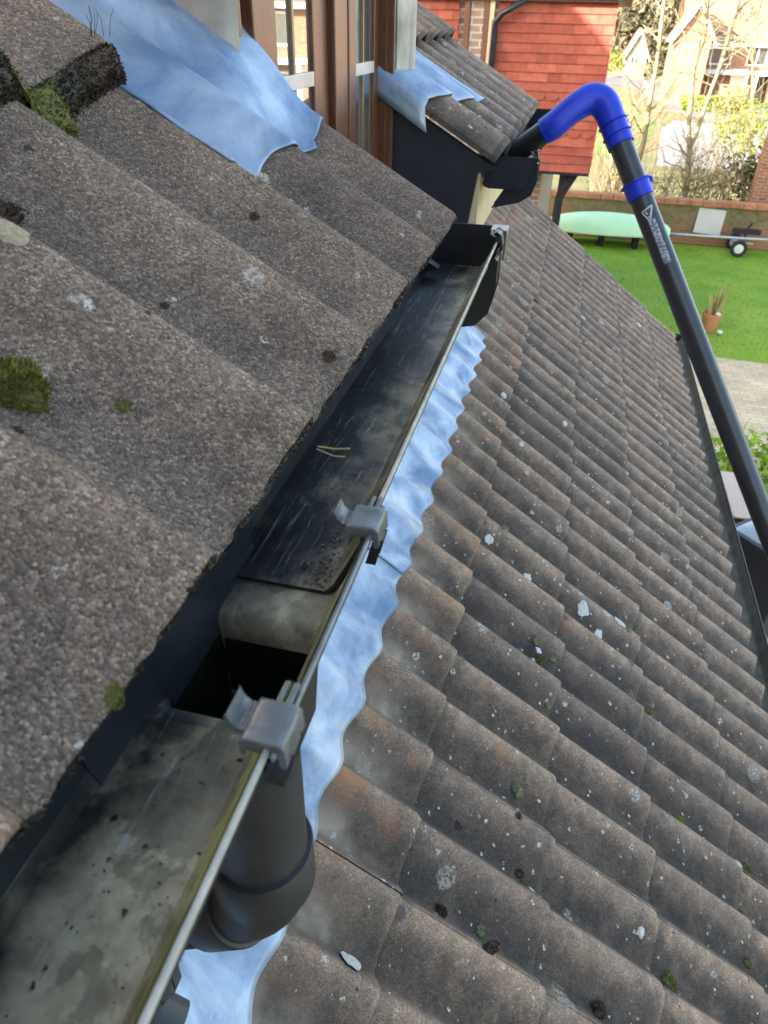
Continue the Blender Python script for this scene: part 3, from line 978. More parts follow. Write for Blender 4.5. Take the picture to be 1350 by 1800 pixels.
for inner, mi in ((True, 0), (False, 1)):
    rw = rows[inner]
    vs = [p for r_ in rw for p in r_]
    fs = []
    for j in range(len(ysamp) - 1):
        for i in range(9):
            if i == 4 and j == j0: continue
            fs.append((j * 10 + i, j * 10 + i + 1, (j + 1) * 10 + i + 1, (j + 1) * 10 + i))
    bk = [f for f in fs if inner and max(k % 10 for k in f) <= 3]
    if bk: mb.add(vs, bk, mat=4)
    fs = [f for f in fs if f not in bk]
    deep = [f for f in fs if inner and sum(vs[k].z for k in f) / 4 < ZB - .016]
    mb.add(vs, [f for f in fs if f not in deep], mat=mi)
    if deep: mb.add(vs, deep, mat=3)
for jj in (0, len(ysamp) - 1):
    mb.grid(10, 2, lambda i, k: rows[k == 0][jj][i], mat=1)
import itertools
Rh = .029; cx = -.006; YC = (ya + yb) / 2
zfl = rows[True][j0][4].z
nseg = 32
def rect_pt(a):
    ca, sa = cos(a), sin(a)
    hx0, hx1, hy = -.027 - cx, .032 - cx, (ysamp[j1] - ysamp[j0]) / 2
    tx = (hx1 / ca if ca > 1e-6 else (hx0 / ca if ca < -1e-6 else 1e9))
    ty = (hy / sa if sa > 1e-6 else (-hy / sa if sa < -1e-6 else 1e9))
    t_ = min(tx, ty)
    return (cx + ca * t_, YC + sa * t_)
Rh = min(Rh, (ysamp[j1] - ysamp[j0]) / 2 - .0005)
vs = []
for k in range(nseg):
    a = 2 * pi * k / nseg
    vs.append(Vector((*rect_pt(a), zfl)))
for k in range(nseg):
    a = 2 * pi * k / nseg
    vs.append(Vector((cx + Rh * 1.5 * cos(a) if False else cx + Rh * cos(a), YC + Rh * sin(a), zfl - .004)))
for k in range(nseg):
    a = 2 * pi * k / nseg
    vs.append(Vector((cx + (Rh - .001) * cos(a), YC + (Rh - .001) * sin(a), zfl - .07)))
fs = []
for q in range(2):
    for k in range(nseg):
        l = (k + 1) % nseg
        fs.append((q * nseg + k, q * nseg + l, (q + 1) * nseg + l, (q + 1) * nseg + k))
mb.add(vs, fs, mat=3)
outlet = tag(mb.build("outlet", [M['outlet_in'], M['plastic'], M['lip'], M['sump'], M['gut_back']], gut, fixn=False, autosmooth=70), "square sump of the running outlet with a round drain hole")
mb = MB(); lip(mb, ob0, ob1, g=.003, z_off=-.0015); mb.build("outlet_lip", M['clip'], gut, smooth=True)

def union_clip(yc, L=.023):
    """clip over the front lip: a rounded cap, a lever tab on the inner side and a strap down the front"""
    c_ = MB()
    # cap
    pr = [(.0425, ZL - .0045), (.0418, ZL + .0030), (.0428, ZL + .0046), (.0450, ZL + .0052), (.0580, ZL + .0052), (.0606, ZL + .0044), (.0616, ZL + .0026), (.0622, ZL - .0085), (.0598, ZL - .0085), (.0592, ZL - .0030), (.0445, ZL - .0010), (.0442, ZL - .0045)]
    def dish(p):
        e_ = abs(p.y - yc) / (L / 2)
        q = p.copy()
        if p.z > ZL + .004:
            q.z -= .0011 * max(0, 1 - e_ * 1.25) * (1 if .046 < p.x < .059 else .5)
            if e_ > .97: q.z -= .0012
        return q
    c_.sweep_y(pr, [yc + L / 2 * k for k in (-1, -.95, -.8, -.5, 0, .5, .8, .95, 1)], fn=dish)
    ob = c_.build("union_clip", M['clip'], gut, bevel=.0006, autosmooth=35)
    l_ = MB()
    # lever tab: curls inward and up
    path = [(.0426, ZL + .0020), (.0402, ZL - .0016), (.0372, ZL - .0016), (.0340, ZL + .0014), (.0322, ZL + .0062)]
    pr2 = path + [(x - .0006 if k > 2 else x, z - .0018) for k, (x, z) in reversed(list(enumerate(path)))]
    l_.sweep_y(pr2, [yc - L * .12, yc + L * .58])
    l_.build("lever_tab", M['clip'], ob, bevel=.0007, autosmooth=50)
    s_ = MB()
    pr3 = [(.0585, ZL - .006), (.0625, ZL - .008), (.0585, ZL - .026), (.0535, ZL - .026)]
    s_.sweep_y(pr3, [yc - L * .22, yc + L * .30])
    s_.build("strap", M['plastic'], ob, bevel=.0008)
    for dx in (.0, .0044):
        r_ = MB()
        r_.box(.0495 + dx, .0522 + dx, yc + L / 2 - .002, yc + L / 2 + .012, ZL + .0022, ZL + .0046)
        r_.build("rail", M['clip'], ob, bevel=.0008)
    return ob
tag(union_clip(-.062), "near grey union clip on the gutter lip, below the outlet")
tag(union_clip(.092), "far grey union clip on the gutter lip, above the outlet")
# stop end and last bracket
def stop_end(y, name, par, g=.003, mat=None, x_off=0.0):
    m_ = MB()
    pr = [(-.063, ZL + .006), (-.0610, ZL - .02), (-.053, ZB + .006), (-.046, ZB - .004), (.031, ZB - .004), (.040, ZB + .004), (.0585, ZL - .006), (.0585, ZL + .006)]
    m_.sweep_y([(x + x_off + (.008 if x < 0 and name != 'far' else 0), z) for x, z in pr], [y, y + .004])
    # flange
    m_.box(-.06, .0585, y - .022, y - .0002, ZL + .0055, ZL + .0075) if False else None
    return m_.build(name, mat or M['plastic'], par, bevel=.001)
stop_end(.826, "stop_end", gut)
mb = MB()
mb.box(.040, .064, .800, .835, ZL + .004, ZL + .008)
mb.box(.0605, .0640, .800, .835, ZB + .02, ZL + .004)
mb.build("stop_end_clip", M['clip'], gut, bevel=.0015)
def bracket(y, par, name="bracket"):
    m_ = MB()
    path = [(.047, ZL + .009), (.050, ZL + .014), (.056, ZL + .010), (.0595, ZL - .004), (.056, ZL - .018), (.043, ZB + .002), (.036, ZB - .008), (-.05, ZB - .008), (-.056, ZB)]
    w = .003
    pr = path + [(x + (w if k < 6 else 0) * .9, z - (w if k >= 6 else 0)) for k, (x, z) in reversed(list(enumerate(path)))]
    m_.sweep_y(pr, [y - .014, y + .014])
    o_ = m_.build(name, M['plastic'], par, bevel=.0008)
    h_ = MB()
    h_.tube([(.044, y + .004, ZL + .010), (.0475, y - .004, ZL + .006), (.050, y - .012, ZL + .009), (.046, y - .018, ZL + .012)], .0020, 8)
    h_.tube([(.050, y - .012, ZL + .009), (.055, y - .006, ZL + .006), (.0585, y + .010, ZL + .004), (.0605, y + .012, ZL - .015)], .0018, 8)
    h_.build("bracket_hook", M['clip'], o_, smooth=True)
    return o_
bracket(.775, gut)
mb = MB()   # deep curved fixing under the channel end
pr = [(.058, ZL - .006), (.0615, ZL - .008), (.062, ZB + .01), (.056, ZB - .022), (.040, ZB - .040), (.012, ZB - .046), (-.05, ZB - .046), (-.05, ZB - .012), (.034, ZB - .010), (.046, ZB + .014)]
mb.sweep_y(pr, [.700, .742])
mb.build("support_arm", M['plastic'], gut, bevel=.002)

# gutter of the far eave
gut2 = thing("gutter", (0, 1.46, ZB), "short dark gutter under the far eave with the vacuum nozzle in it", "gutter")
mb = MB(); channel(mb, 1.462, 2.50); mb.build("channel", [M['gut_far'], M['plastic_navy'], M['lip'], M['gut_back']], gut2, fixn=False)
mb = MB(); lip(mb, 1.47, 2.5); mb.build("lip", M['plastic_navy'], gut2, smooth=True)
stop_end(1.456, "stop_end", gut2, mat=M['plastic_navy'])
mb = MB()
pr = [(.058, ZL - .006), (.063, ZL - .008), (.064, ZB + .01), (.056, ZB - .016), (.032, ZB - .032), (-.024, ZB - .046), (.0, ZB - .008), (.034, ZB - .008), (.046, ZB + .014)]
mb.sweep_y(pr, [1.475, 1.53])
mb.build("support_arm", M['plastic_navy'], gut2, bevel=.002)
bracket(1.52, gut2)
bracket(2.1, gut2)
stop_end(2.50, "stop_end", gut2, mat=M['plastic_navy'])

# gutter at the foot of the lower roof
gut3 = thing("gutter", (ED2.x, 2.5, ED2.z), "long narrow gutter at the foot of the lower tiled slope", "gutter")
gx, gz = ED2.x + .022, ED2.z - .002
mb = MB(); channel(mb, -.9, 5.73, x_off=gx, z_off=gz, ny=40); mb.build("channel", [M['gut_low'], M['plastic'], M['lip'], M['gut_back']], gut3, fixn=False)
mb = MB(); lip(mb, -.9, 5.73, x_off=gx, z_off=gz); mb.build("lip", M['clip'], gut3, smooth=True)
stop_end(5.732, "stop_end", gut3, x_off=gx) 
for o_ in list(gut3.children):
    if o_.name.startswith("stop_end"): o_.location.z += gz
mb = MB(); mb.box(ED2.x - .045, ED2.x - .040 + .012, -.9, 5.6, ED2.z - .19, ED2.z - .035); mb.build("fascia_board", M['cream'], house)

# ------------------------------------------------------------------ downpipe with swan neck
dp = thing("downpipe", (-.23, -.02, -.82), "black round downpipe with collars bending back under the gutter outlet", "downpipe")
mb = MB(); mb.tube([(cx, YO, ZB - .040), (cx, YO, ZB - .05), (cx, YO, -.29)], [.036, .034, .034], 36, caps=False); mb.build("spigot", M['pipe'], dp, smooth=True)
def collar(p, d, L, R, name="collar"):
    m_ = MB(); d = Vector(d).normalized(); p = Vector(p)
    m_.tube([p, p + d * .0002, p + d * .002, p + d * (L - .002), p + d * L, p + d * (L + .0002)], [R - .004, R - .001, R, R, R - .0012, R - .005], 40)
    return m_.build(name, M['pipe'], dp, autosmooth=40)
collar((cx, YO, -.280), (0, 0, -1), .046, .0385)
mb = MB()
top = Vector((cx, YO, -.322)); d1 = Vector((-.74, .04, -.66)).normalized()
pts = [top]
for k in range(1, 8):
    a = k / 7
    d = (Vector((0, 0, -1)) * (1 - a) + d1 * a).normalized()
    pts.append(pts[-1] + d * .008)
mb.tube(pts, .0345, 36)
mb.build("elbow", M['pipe'], dp, smooth=True)
pe = pts[-1]
collar(pe - d1 * .004, d1, .040, .0385)
end = Vector((-.232, pe.y + (-.232 - pe.x) / d1.x * d1.y, 0)); k = (-.232 - pe.x) / d1.x
end = pe + d1 * k
mb = MB(); mb.tube([pe, end], .0345, 32); mb.build("offset_pipe", M['pipe'], dp, smooth=True)
collar(end - d1 * .03, d1, .034, .0385)
mb = MB()
pts = [end + d1 * .0]
for q in range(1, 8):
    a = q / 7
    d = (d1 * (1 - a) + Vector((0, 0, -1)) * a).normalized()
    pts.append(pts[-1] + d * .008)
pts.append(Vector((pts[-1].x, pts[-1].y, -.72)))
mb.tube(pts, .0345, 32); mb.build("lower_pipe", M['pipe'], dp, smooth=True)
lowp = pts[-1]
collar((lowp.x, lowp.y, -.665), (0, 0, -1), .05, .0385)
mb = MB()
pts = [Vector((lowp.x, lowp.y, -.70))]
for q in range(1, 9):
    a = q / 8
    d = (Vector((0, 0, -1)) * (1 - a) + Vector((.86, 0, -.5)) * a).normalized()
    pts.append(pts[-1] + d * .010)
pts.append(pts[-1] + Vector((.86, 0, -.5)) * .05)
mb.tube(pts, .0345, 32, caps=False); mb.build("shoe", M['pipe'], dp, smooth=True)
mb = MB()
mb.box(lowp.x - .05, lowp.x + .075, lowp.y + .030, lowp.y + .036, -.76, -.72)
mb.box(lowp.x + .045, lowp.x + .075, lowp.y + .010, lowp.y + .050, -.765, -.715)
mb.build("pipe_bracket", M['pipe'], dp, bevel=.002)

# ------------------------------------------------------------------ moss, lichen, bits on the tiles
rd = random.Random(5)
def moss(px, py, r, h, mat, label, roof=1, group="moss cushions on the tiles", pos=None, n=None, spike=.30, name="moss_cushion", flat=1.0):
    if pos is None:
        if roof == 1: p = on_plane(px, py, N1 * -.012, N1); nrm = N1
        else: p = on_plane(px, py, L0 - N2 * .016, N2); nrm = N2
        # settle onto the tile surface
        if roof == 1:
            hh = prof(p.y, 0)[0]; p = p + N1 * (hh + .012)
        else:
            s_up = (L0 - p).dot(D2)
            i_ = floor(s_up / G2) if s_up > 0 else -1 - floor((-s_up - 1e-9) / G2)
            fr = (s_up / G2) % 1.0
            p = p + N2 * (prof(p.y, PH2)[0] + .016 - .015 * fr)
    else:
        p, nrm = pos
    t1 = nrm.orthogonal().normalized(); t2 = nrm.cross(t1)
    m_ = MB()
    R = random.Random(int(px * 7 + py))
    # bumpy dome
    nu, nv = 14, 6
    def dome(i, j):
        a = 2 * pi * i / nu; e_ = j / (nv - 1) * pi / 2
        rr = r * cos(e_) * (1 + .55 * noise.noise(Vector((cos(a) * 2, sin(a) * 2, px * .1))))
        zz = h * sin(e_) * .8 * (1 + .5 * noise.noise(Vector((cos(a) * 3, j, py * .1)))) - .0012
        return p + t1 * (rr * cos(a)) + t2 * (rr * sin(a) * flat) + nrm * zz
    m_.grid(nu, nv, dome, closed_u=True)
    n = n or int(min(700, max(40, 60 + r * 32000)))
    for _ in range(n):
        a = R.uniform(0, 2 * pi); e_ = math.asin(R.uniform(0, 1) ** .7)
        rr = r * cos(e_) * (1 + .55 * noise.noise(Vector((cos(a) * 2, sin(a) * 2, px * .1))))
        q = p + t1 * (rr * cos(a)) + t2 * (rr * sin(a) * flat) + nrm * (h * sin(e_) * .9)
        out = (t1 * cos(a) * cos(e_) + t2 * sin(a) * cos(e_) + nrm * (sin(e_) + .35)).normalized()
        L = min(r * spike, .0032 if spike < .5 else .006) * R.uniform(.5, 1.3); w = max(.0007, L * R.uniform(.25, .5))
        side = out.orthogonal().normalized()
        side = (Matrix.Rotation(R.uniform(0, 6.28), 3, out) @ side)
        s2 = out.cross(side)
        m_.add([q + side * w * .5, q - side * w * .5, q + out * L + s2 * w * .4], [(0, 1, 2)])
    o_ = m_.build(name, mat, None, fixn=False)
    return tag(o_, label, "moss", group)

moss(45, 638, .0165, .013, M['moss_green'], "biggest green and rusty moss cushion, far left on the nearest tiles", n=1500)
moss(22, 330, .010, .006, M['moss_brown'], "flat dark brown moss cushion at the left edge, under the raised tile lap")
moss(75, 388, .0045, .003, M['moss_dark'], "small black moss speck right below the flat brown cushion")
moss(449, 376, .0042, .004, M['moss_dark'], "small black moss speck directly below a white hairy tuft")
moss(372, 587, .0062, .004, M['moss_dark'], "round black moss cushion in the middle of the near tiles")
moss(582, 624, .0055, .003, M['moss_brown'], "brown moss speck near the eave beside the gutter")
moss(228, 690, .0042, .004, M['moss_green'], "small green moss tuft right of the biggest cushion")
moss(42, 708, .0034, .003, M['moss_dark'], "black moss speck just below the biggest cushion")
moss(302, 500, .0030, .002, M['moss_dark'], "tiny black moss speck above the round black cushion")
moss(450, 342, .0060, .006, M['tuft'], "white hairy moss tuft standing above a black speck", spike=.8, n=260)
moss(350, 381, .0075, .005, M['tuft'], "white hairy tuft on the roll edge, left of the other white tufts", spike=.7, n=260, flat=.6)
moss(427, 431, .0085, .005, M['tuft'], "white hairy tuft on the roll edge, lower right of its twin", spike=.7, n=300, flat=.6)
# eave and lap moss
ev = at(197, 1224, 0, .003)
moss(200, 1225, .0046, .004, M['moss_green'], "yellow green moss hanging on the tile edge beside the outlet", pos=(ev, Vector((.8, .1, .5)).normalized()), n=260, flat=.6)
ev2 = Vector((.002, .21, -.014))
def lap_moss(y0, y1, n, mat, label, seed, deep, bulge=.0, shift=0.0):
    """crust of moss growing on the cut end of the raised tile course"""
    R = random.Random(seed); m_ = MB()
    nb = 40
    def face(y, t):
        h, c = prof(y, 0)
        a_ = upv * .345 + N1 * (h - .002); a_.y = y                       # top edge of the raised course
        s0 = .345
        b_ = Vector((-cos(P1), 0, sin(P1))) * (s0 - deep) + N1 * h; b_.y = y     # surface of the course below
        p = a_.lerp(b_, t)
        k = sin(pi * min(1, max(0, t))) * (.004 + bulge) * (.6 + .8 * abs(noise.noise(Vector((y * 60, t * 3, seed)))))
        return p + Vector((cos(P1), 0, -sin(P1))) * (k + shift)
    ed = lambda y: min(1, max(0, min(y - y0, y1 - y) / .012)) ** .5
    m_.grid(nb, 8, lambda i, j: face(y0 + (y1 - y0) * i / (nb - 1), -.05 + 1.1 * j / 7) - Vector((cos(P1), 0, -sin(P1))) * (.006 * (1 - ed(y0 + (y1 - y0) * i / (nb - 1)))))
    for _ in range(n):
        y = R.uniform(y0, y1); t = R.uniform(-.08, 1.05)
        q = face(y, t)
        out = Vector((R.gauss(.75, .4), R.gauss(-.1, .5), R.gauss(.35, .45))).normalized()
        L = R.uniform(.0015, .0048); w = L * R.uniform(.3, .6)
        sd = out.orthogonal().normalized(); sd = Matrix.Rotation(R.uniform(0, 6.28), 3, out) @ sd
        m_.add([q + sd * w * .5, q - sd * w * .5, q + out * L], [(0, 1, 2)])
    return tag(m_.build("moss_crust", mat, None, fixn=False), label, "moss", "moss crust on the raised tile lap")
lap_moss(.205, .468, 4800, M['moss_dark'], "dark brown moss crust along the cut end of the raised tile at upper left", 41, .020)
lap_moss(.312, .372, 1100, M['moss_green'], "green moss in the pan under the raised tile lap at upper left", 42, .030, .006, .004)
lap_moss(.405, .466, 900, M['moss_brown'], "brown moss on the rounded nose of the raised tile at upper left", 43, .016, .002, .003)
mb = MB(); R = random.Random(77)
for _ in range(7):
    y = R.uniform(.43, .47); p = upv * .352 + N1 * .001; p = Vector((p.x, y, p.z))
    d_ = Vector((R.gauss(.1, .3), R.gauss(.2, .4), 1)).normalized(); L = R.uniform(.012, .026)
    mb.tube([p, p + d_ * L * .6, p + d_ * L + Vector((R.gauss(0, .002), R.gauss(0, .002), 0))], [.00035, .0003, .0002], 4)
tag(mb.build("moss_stalk_tuft", M['moss_dark'], None), "thin dark moss stalks standing on the nose of the raised tile", "moss")
moss(440, 300, .006, .004, M['leaf_bright'], "bright green grassy tuft at the low corner of the lead sheet", spike=.6)
# lower roof
low = [
 (860, 1668, .016, .010, 'moss_brown', "long brown moss strip on a tile roll, low centre of the lower roof", .45),
 (790, 1597, .009, .010, 'moss_brown', "brown and green moss lump close to the first lap of the lower roof", 1),
 (858, 1632, .007, .008, 'moss_pale', "pale green moss button just above the long brown strip", 1),
 (925, 1532, .007, .007, 'moss_brown', "upper of a brown and green moss pair, low on the lower roof", 1),
 (923, 1552, .006, .006, 'moss_green', "lower, greener of a moss pair low on the lower roof", 1),
 (1195, 1725, .015, .013, 'moss_green', "green and brown moss lump at a tile lap near the lower right corner", 1),
 (1067, 1772, .011, .011, 'moss_brown', "dark brown moss lump at the bottom edge of the lower roof", 1),
 (1148, 1246, .016, .012, 'moss_green', "long green moss clump on the lower roof, right of the blue shard", .6),
 (1203, 1438, .013, .008, 'leaf_hedge', "bright yellow green moss streak on the lower right tiles", .5),
 (945, 1127, .008, .009, 'moss_pale', "pale green moss ball right above the blue shard", 1),
 (957, 1156, .008, .009, 'moss_green', "green moss ball right below the blue shard", 1),
 (976, 1157, .006, .007, 'moss_pale', "small pale moss ball to the right of the blue shard", 1),
 (918, 1140, .008, .005, 'moss_pale', "flat pale moss pad to the left of the blue shard", .6),
 (970, 1237, .006, .007, 'moss_pale', "lone pale moss ball below the blue shard", 1),
 (916, 1384, .010, .011, 'moss_pale', "large grey green moss button in the middle of the lower roof", 1),
 (967, 1425, .010, .006, 'moss_green', "thin green moss line along a lap, middle of the lower roof", .25),
 (1326, 1525, .014, .012, 'moss_green', "dark green moss clump at the right edge of the lower roof", 1),
 (1322, 1690, .008, .009, 'moss_green', "small green moss tuft near the bottom right corner", 1),
 (1318, 1600, .007, .008, 'moss_green', "small green moss tuft between two others at the right edge", 1),
 (885, 930, .010, .010, 'moss_pale', "speckled moss and lichen lump high on the lower roof", .6),
 (1100, 1110, .006, .007, 'moss_pale', "tiny moss button beside the big white lichens", 1),
 (905, 1437, .0055, .002, 'moss_dark', "black moss speck left of the large grey green button", 1),
 (820, 1444, .006, .002, 'moss_dark', "black moss speck near the second tile lap", 1),
 (1125, 1160, .008, .006, 'moss_green', "narrow green moss patch on a tile end, right of the white lichens", .5),
 (1310, 1330, .008, .006, 'leaf_hedge', "yellow green moss patch close to the lower gutter", .6),
]
for (px, py, r, h, mt, lab, fl) in low:
    moss(px, py, r * 1.45, h * 1.25, M[mt], lab, roof=2, flat=fl, spike=.24)

mb = MB(); R = random.Random(19)
for _ in range(420):
    ci = R.choice((0, 0, 1, 1, 2, 2, 3, 3)); y = R.uniform(-.2, 3.6)
    y = PH2 + PER * (round((y - PH2) / PER)) + R.gauss(.045, .03)
    h, c = prof(y, PH2)
    q = L0 + D2 * (ci * G2 + R.gauss(.004, .003)) + N2 * (h - .015 + .001); q.y = y
    n_ = R.randint(3, 12)
    for k in range(n_):
        o_ = Vector((R.gauss(0, .003), R.gauss(0, .006), R.gauss(.001, .001)))
        d_ = Vector((R.gauss(.3, .5), R.gauss(0, .5), R.gauss(.7, .4))).normalized(); L_ = R.uniform(.0015, .0045); sd = d_.orthogonal().normalized() * L_ * .4
        b_ = q + o_
        mb.add([b_ + sd, b_ - sd, b_ + d_ * L_], [(0, 1, 2)])
tag(mb.build("moss_crumbs", M['moss_green'], None, fixn=False), "scattered crumbs of moss caught along the tile laps of the lower roof", "moss", kind="stuff")

def lichen(px, py, r, label, roof=2, squash=1.0, hs=1.0, group="white crust lichens on the lower roof"):
    if roof == 2:
        p = on_plane(px, py, L0 - N2 * .016, N2); nrm = N2
        s_up = (L0 - p).dot(D2); fr = (s_up / G2) % 1.0
        p = p + N2 * (.016 - .015 * fr)
        f = lambda y: prof(y, PH2)[0]; tang = D2
    else:
        p = on_plane(px, py, N1 * -.012, N1) + N1 * .012; nrm = N1; f = lambda y: prof(y, 0)[0]; tang = Vector((cos(P1), 0, -sin(P1)))
    if roof == 2: r = r * 1.4
    m_ = MB()
    n = 22
    vs = []
    for q, (k, hh) in enumerate(((1.0, .0006), (.8, .0020), (.4, .0024), (0.05, .0026))):
        for i in range(n):
            a = 2 * pi * i / n
            rr = r * k * (1 + .32 * noise.noise(Vector((cos(a) * 1.8 + px, sin(a) * 1.8, py * .1))) + .18 * noise.noise(Vector((cos(a) * 6 + px, sin(a) * 6, q))))
            y = p.y + rr * cos(a)
            vs.append(Vector((0, y, 0)) + Vector((p.x, 0, p.z)) + tang * (rr * sin(a) * squash) + nrm * (f(y) + hh * hs))
    fs = []
    for q in range(3):
        for i in range(n):
            k = (i + 1) % n
            fs.append((q * n + i, q * n + k, (q + 1) * n + k, (q + 1) * n + i))
    fs.append(tuple(3 * n + i for i in range(n)))
    m_.add(vs, fs)
    return tag(m_.build("lichen_patch", M['lichen'], None, smooth=True, fixn=False), label, "lichen", group)
lichen(1030, 1068, .017, "round white lichen, left of the three big ones on the lower roof")
lichen(1085, 1092, .017, "white lichen, right of the three big ones on the lower roof")
lichen(1062, 1110, .015, "white lichen, lowest of the three big ones on the lower roof", squash=.7)
lichen(622, 1688, .010, "splash shaped white lichen near the bottom of the lead strip", squash=1.5)
lichen(868, 942, .011, "white lichen dot near the first lap, level with the far clip")
lichen(936, 1008, .009, "oval white lichen in a pan just right of the dot by the first lap", squash=1.3)
lichen(742, 1425, .010, "greyish white lichen on the first lap beside the lead strip")
lichen(1122, 572, .018, "white lichen high on the right of the lower roof")
lichen(1030, 556, .016, "white lichen high up, left of its neighbour near the verge")
lichen(917, 780, .008, "small white lichen below the far end of the lead strip")
lichen(992, 746, .009, "small white lichen right of the one below the lead end")
lichen(1290, 1700 - 180, .008, "white lichen close to the dark green clump at the right edge")
lichen(1130, 1637, .008, "small bright white lichen near the lower right tiles")
lichen(1030, 825, .012, "elongated white lichen in the middle height of the lower roof", squash=1.8)
lichen(888, 693, .009, "small white lichen beside the first lap, level with the upper lead")
lc = lichen(9, 434, .010, "cream lichen patch at the left edge of the nearest tiles", roof=1, group=None, hs=.35, squash=1.5)
lc.data.materials[0] = simple("cream_lichen", (.20, .165, .11), .95, 0, .3, 260, .0012, .2, col2=(.40, .33, .22), bscale=500)
# bluish shard
p = on_plane(944, 1146, L0 - N2 * .014, N2)
mb = MB()
t2 = D2; t1 = Vector((0, 1, 0))
for zz in (.004, .009):
    pass
pts = [(-.010, -.004), (.006, -.012), (.012, .004), (.0, .012)]
vs = [p + t1 * a + t2 * b + N2 * .004 for a, b in pts] + [p + t1 * a + t2 * b + N2 * .007 for a, b in pts]
mb.add(vs, [(3, 2, 1, 0), (4, 5, 6, 7)] + [(i, (i + 1) % 4, 4 + (i + 1) % 4, 4 + i) for i in range(4)])
tag(mb.build("shard", simple("lilac_slate", (.36, .37, .50), .5, 0, .08, 40), None), "small lilac blue shard lying among moss balls on the lower roof", "shard")
# two straws poking out from the eave
mb = MB()
mb.tube([(.0, .157, -.026), (.011, .160, -.028), (.022, .160, -.026)], .0007, 6)
mb.tube([(.0, .155, -.027), (.012, .154, -.030), (.020, .155, -.030)], .0006, 6)
tag(mb.build("straw", M['reed'], None), "two thin yellow straws sticking out from the eave over the gutter", "straw")
# grime and moss crumbs clinging to the cut edge of the eave
mb = MB(); R = random.Random(23)
for _ in range(520):
    y = R.uniform(-.4, .76); h, c = prof(y, 0)
    q = N1 * (h - .003 - R.random() * .010) + Vector((cos(P1), 0, -sin(P1))) * (R.random() * .001 - .0005); q.y = y
    for k in range(R.randint(3, 9)):
        yj = R.gauss(0, .003); b_ = q + N1 * (prof(y + yj, 0)[0] - h + R.gauss(0, .0012)); b_.y = y + yj
        d_ = Vector((R.gauss(.7, .4), R.gauss(0, .5), R.gauss(.2, .5))).normalized(); L_ = R.uniform(.0008, .0030); sd = d_.orthogonal().normalized() * L_ * .45
        mb.add([b_ + sd, b_ - sd, b_ + d_ * L_], [(0, 1, 2)])
tag(mb.build("eave_moss", M['moss_dark'], None, fixn=False), "dark grime and moss crumbs along the cut eave edge of the nearest tiles", "moss", kind="stuff")
mb = MB(); R = random.Random(29)
for _ in range(150):
    x, y = R.uniform(-.02, .028), R.uniform(-.34, -.036); r = abs(R.gauss(0, .00045)) + .00025
    if R.random() < .06: r *= 2.2
    vs = [Vector((x, y, ZB + .003)) + Vector((R.gauss(0, 1), R.gauss(0, 1), R.gauss(0, .5))).normalized() * r for _ in range(6)]
    mb.add(vs, [(0, 1, 2), (0, 2, 3), (0, 3, 4), (1, 2, 5), (2, 3, 5), (3, 4, 5), (0, 4, 1), (1, 4, 5)])
tag(mb.build("gutter_crumbs", M['moss_dark'], None, fixn=False), "small dark crumbs lying on the silt in the nearest length of gutter", "crumbs", kind="stuff")
# grit washed into the far channel
mb = MB()
rg = random.Random(3)
for _ in range(220):
    x = rg.gauss(.022, .008); y = .082 + abs(rg.gauss(0, .035)); r = rg.uniform(.0006, .0018)
    if x > .036: x = .034
    z = ZB + .0026 + r * .4 + (max(0, x - .028) * .9)
    vs = [Vector((x, y, z)) + Vector((rg.gauss(0, 1), rg.gauss(0, 1), rg.gauss(0, 1))).normalized() * r for _ in range(6)]
    mb.add(vs, [(0, 1, 2), (0, 2, 3), (0, 3, 4), (1, 2, 5), (2, 3, 5), (3, 4, 5), (0, 4, 1), (1, 4, 5)])
tag(mb.build("grit", leaf_mat("grit", (.10, .045, .02), (.17, .12, .08), (.35, .32, .27), 0), None), "rusty grit washed up beside the outlet in the gutter", "grit", kind="stuff")
for k, (y0, y1, n) in enumerate(((.098, .14, 60), (.12, .18, 26))):
    pass

# ------------------------------------------------------------------ gutter vacuum pole
pole = thing("vacuum_pole", (.7, 1.22, -.75), "dark gutter vacuum pole with a bright blue bent elbow and blue collar", "pole")
def pp(px, py, d):
    return CAM + (FW + RT * ((px - 675) / F_PX) - UP * ((py - 900) / F_PX)) * d
A = pp(868, 296, 1.70); B = pp(958, 231, 1.58)
R0 = .0245
mb = MB(); mb.tube([A, B + (B - A).normalized() * .008], R0, 36); mb.build("nozzle_tube", M['carbon'], pole, smooth=False, autosmooth=40)
# elbow path
path_px = [(957, 231, 1.58), (975, 219, 1.565), (998, 199, 1.555), (1020, 183, 1.55), (1041, 174, 1.548), (1060, 181, 1.547), (1071, 200, 1.547), (1079, 222, 1.547), (1092, 256, 1.547)]
pth = [pp(*q) for q in path_px]
# smooth by Catmull-Rom
def cr(P, n=8):
    out = []
    Q = [P[0] * 2 - P[1]] + P + [P[-1] * 2 - P[-2]]
    for i in range(1, len(Q) - 2):
        for k in range(n):
            t = k / n
            a, b, c, d = Q[i - 1], Q[i], Q[i + 1], Q[i + 2]
            out.append(.5 * ((2 * b) + (-a + c) * t + (2 * a - 5 * b + 4 * c - d) * t * t + (-a + 3 * b - 3 * c + d) * t ** 3))
    out.append(P[-1])
    return out
sp = cr(pth, 6)
rad = []
for i, q in enumerate(sp):
    u = i / (len(sp) - 1)
    r_ = .0285 + .0035 * exp(-((u - .55) / .2) ** 2)
    if u < .06: r_ = .0275
    rad.append(r_)
mb = MB(); mb.tube(sp, rad, 40); elbow = mb.build("elbow", M['blue'], pole, autosmooth=50)
E1 = sp[-1]; ed = (pp(1350, 930, 1.60) - pp(1092, 256, 1.547)).normalized()
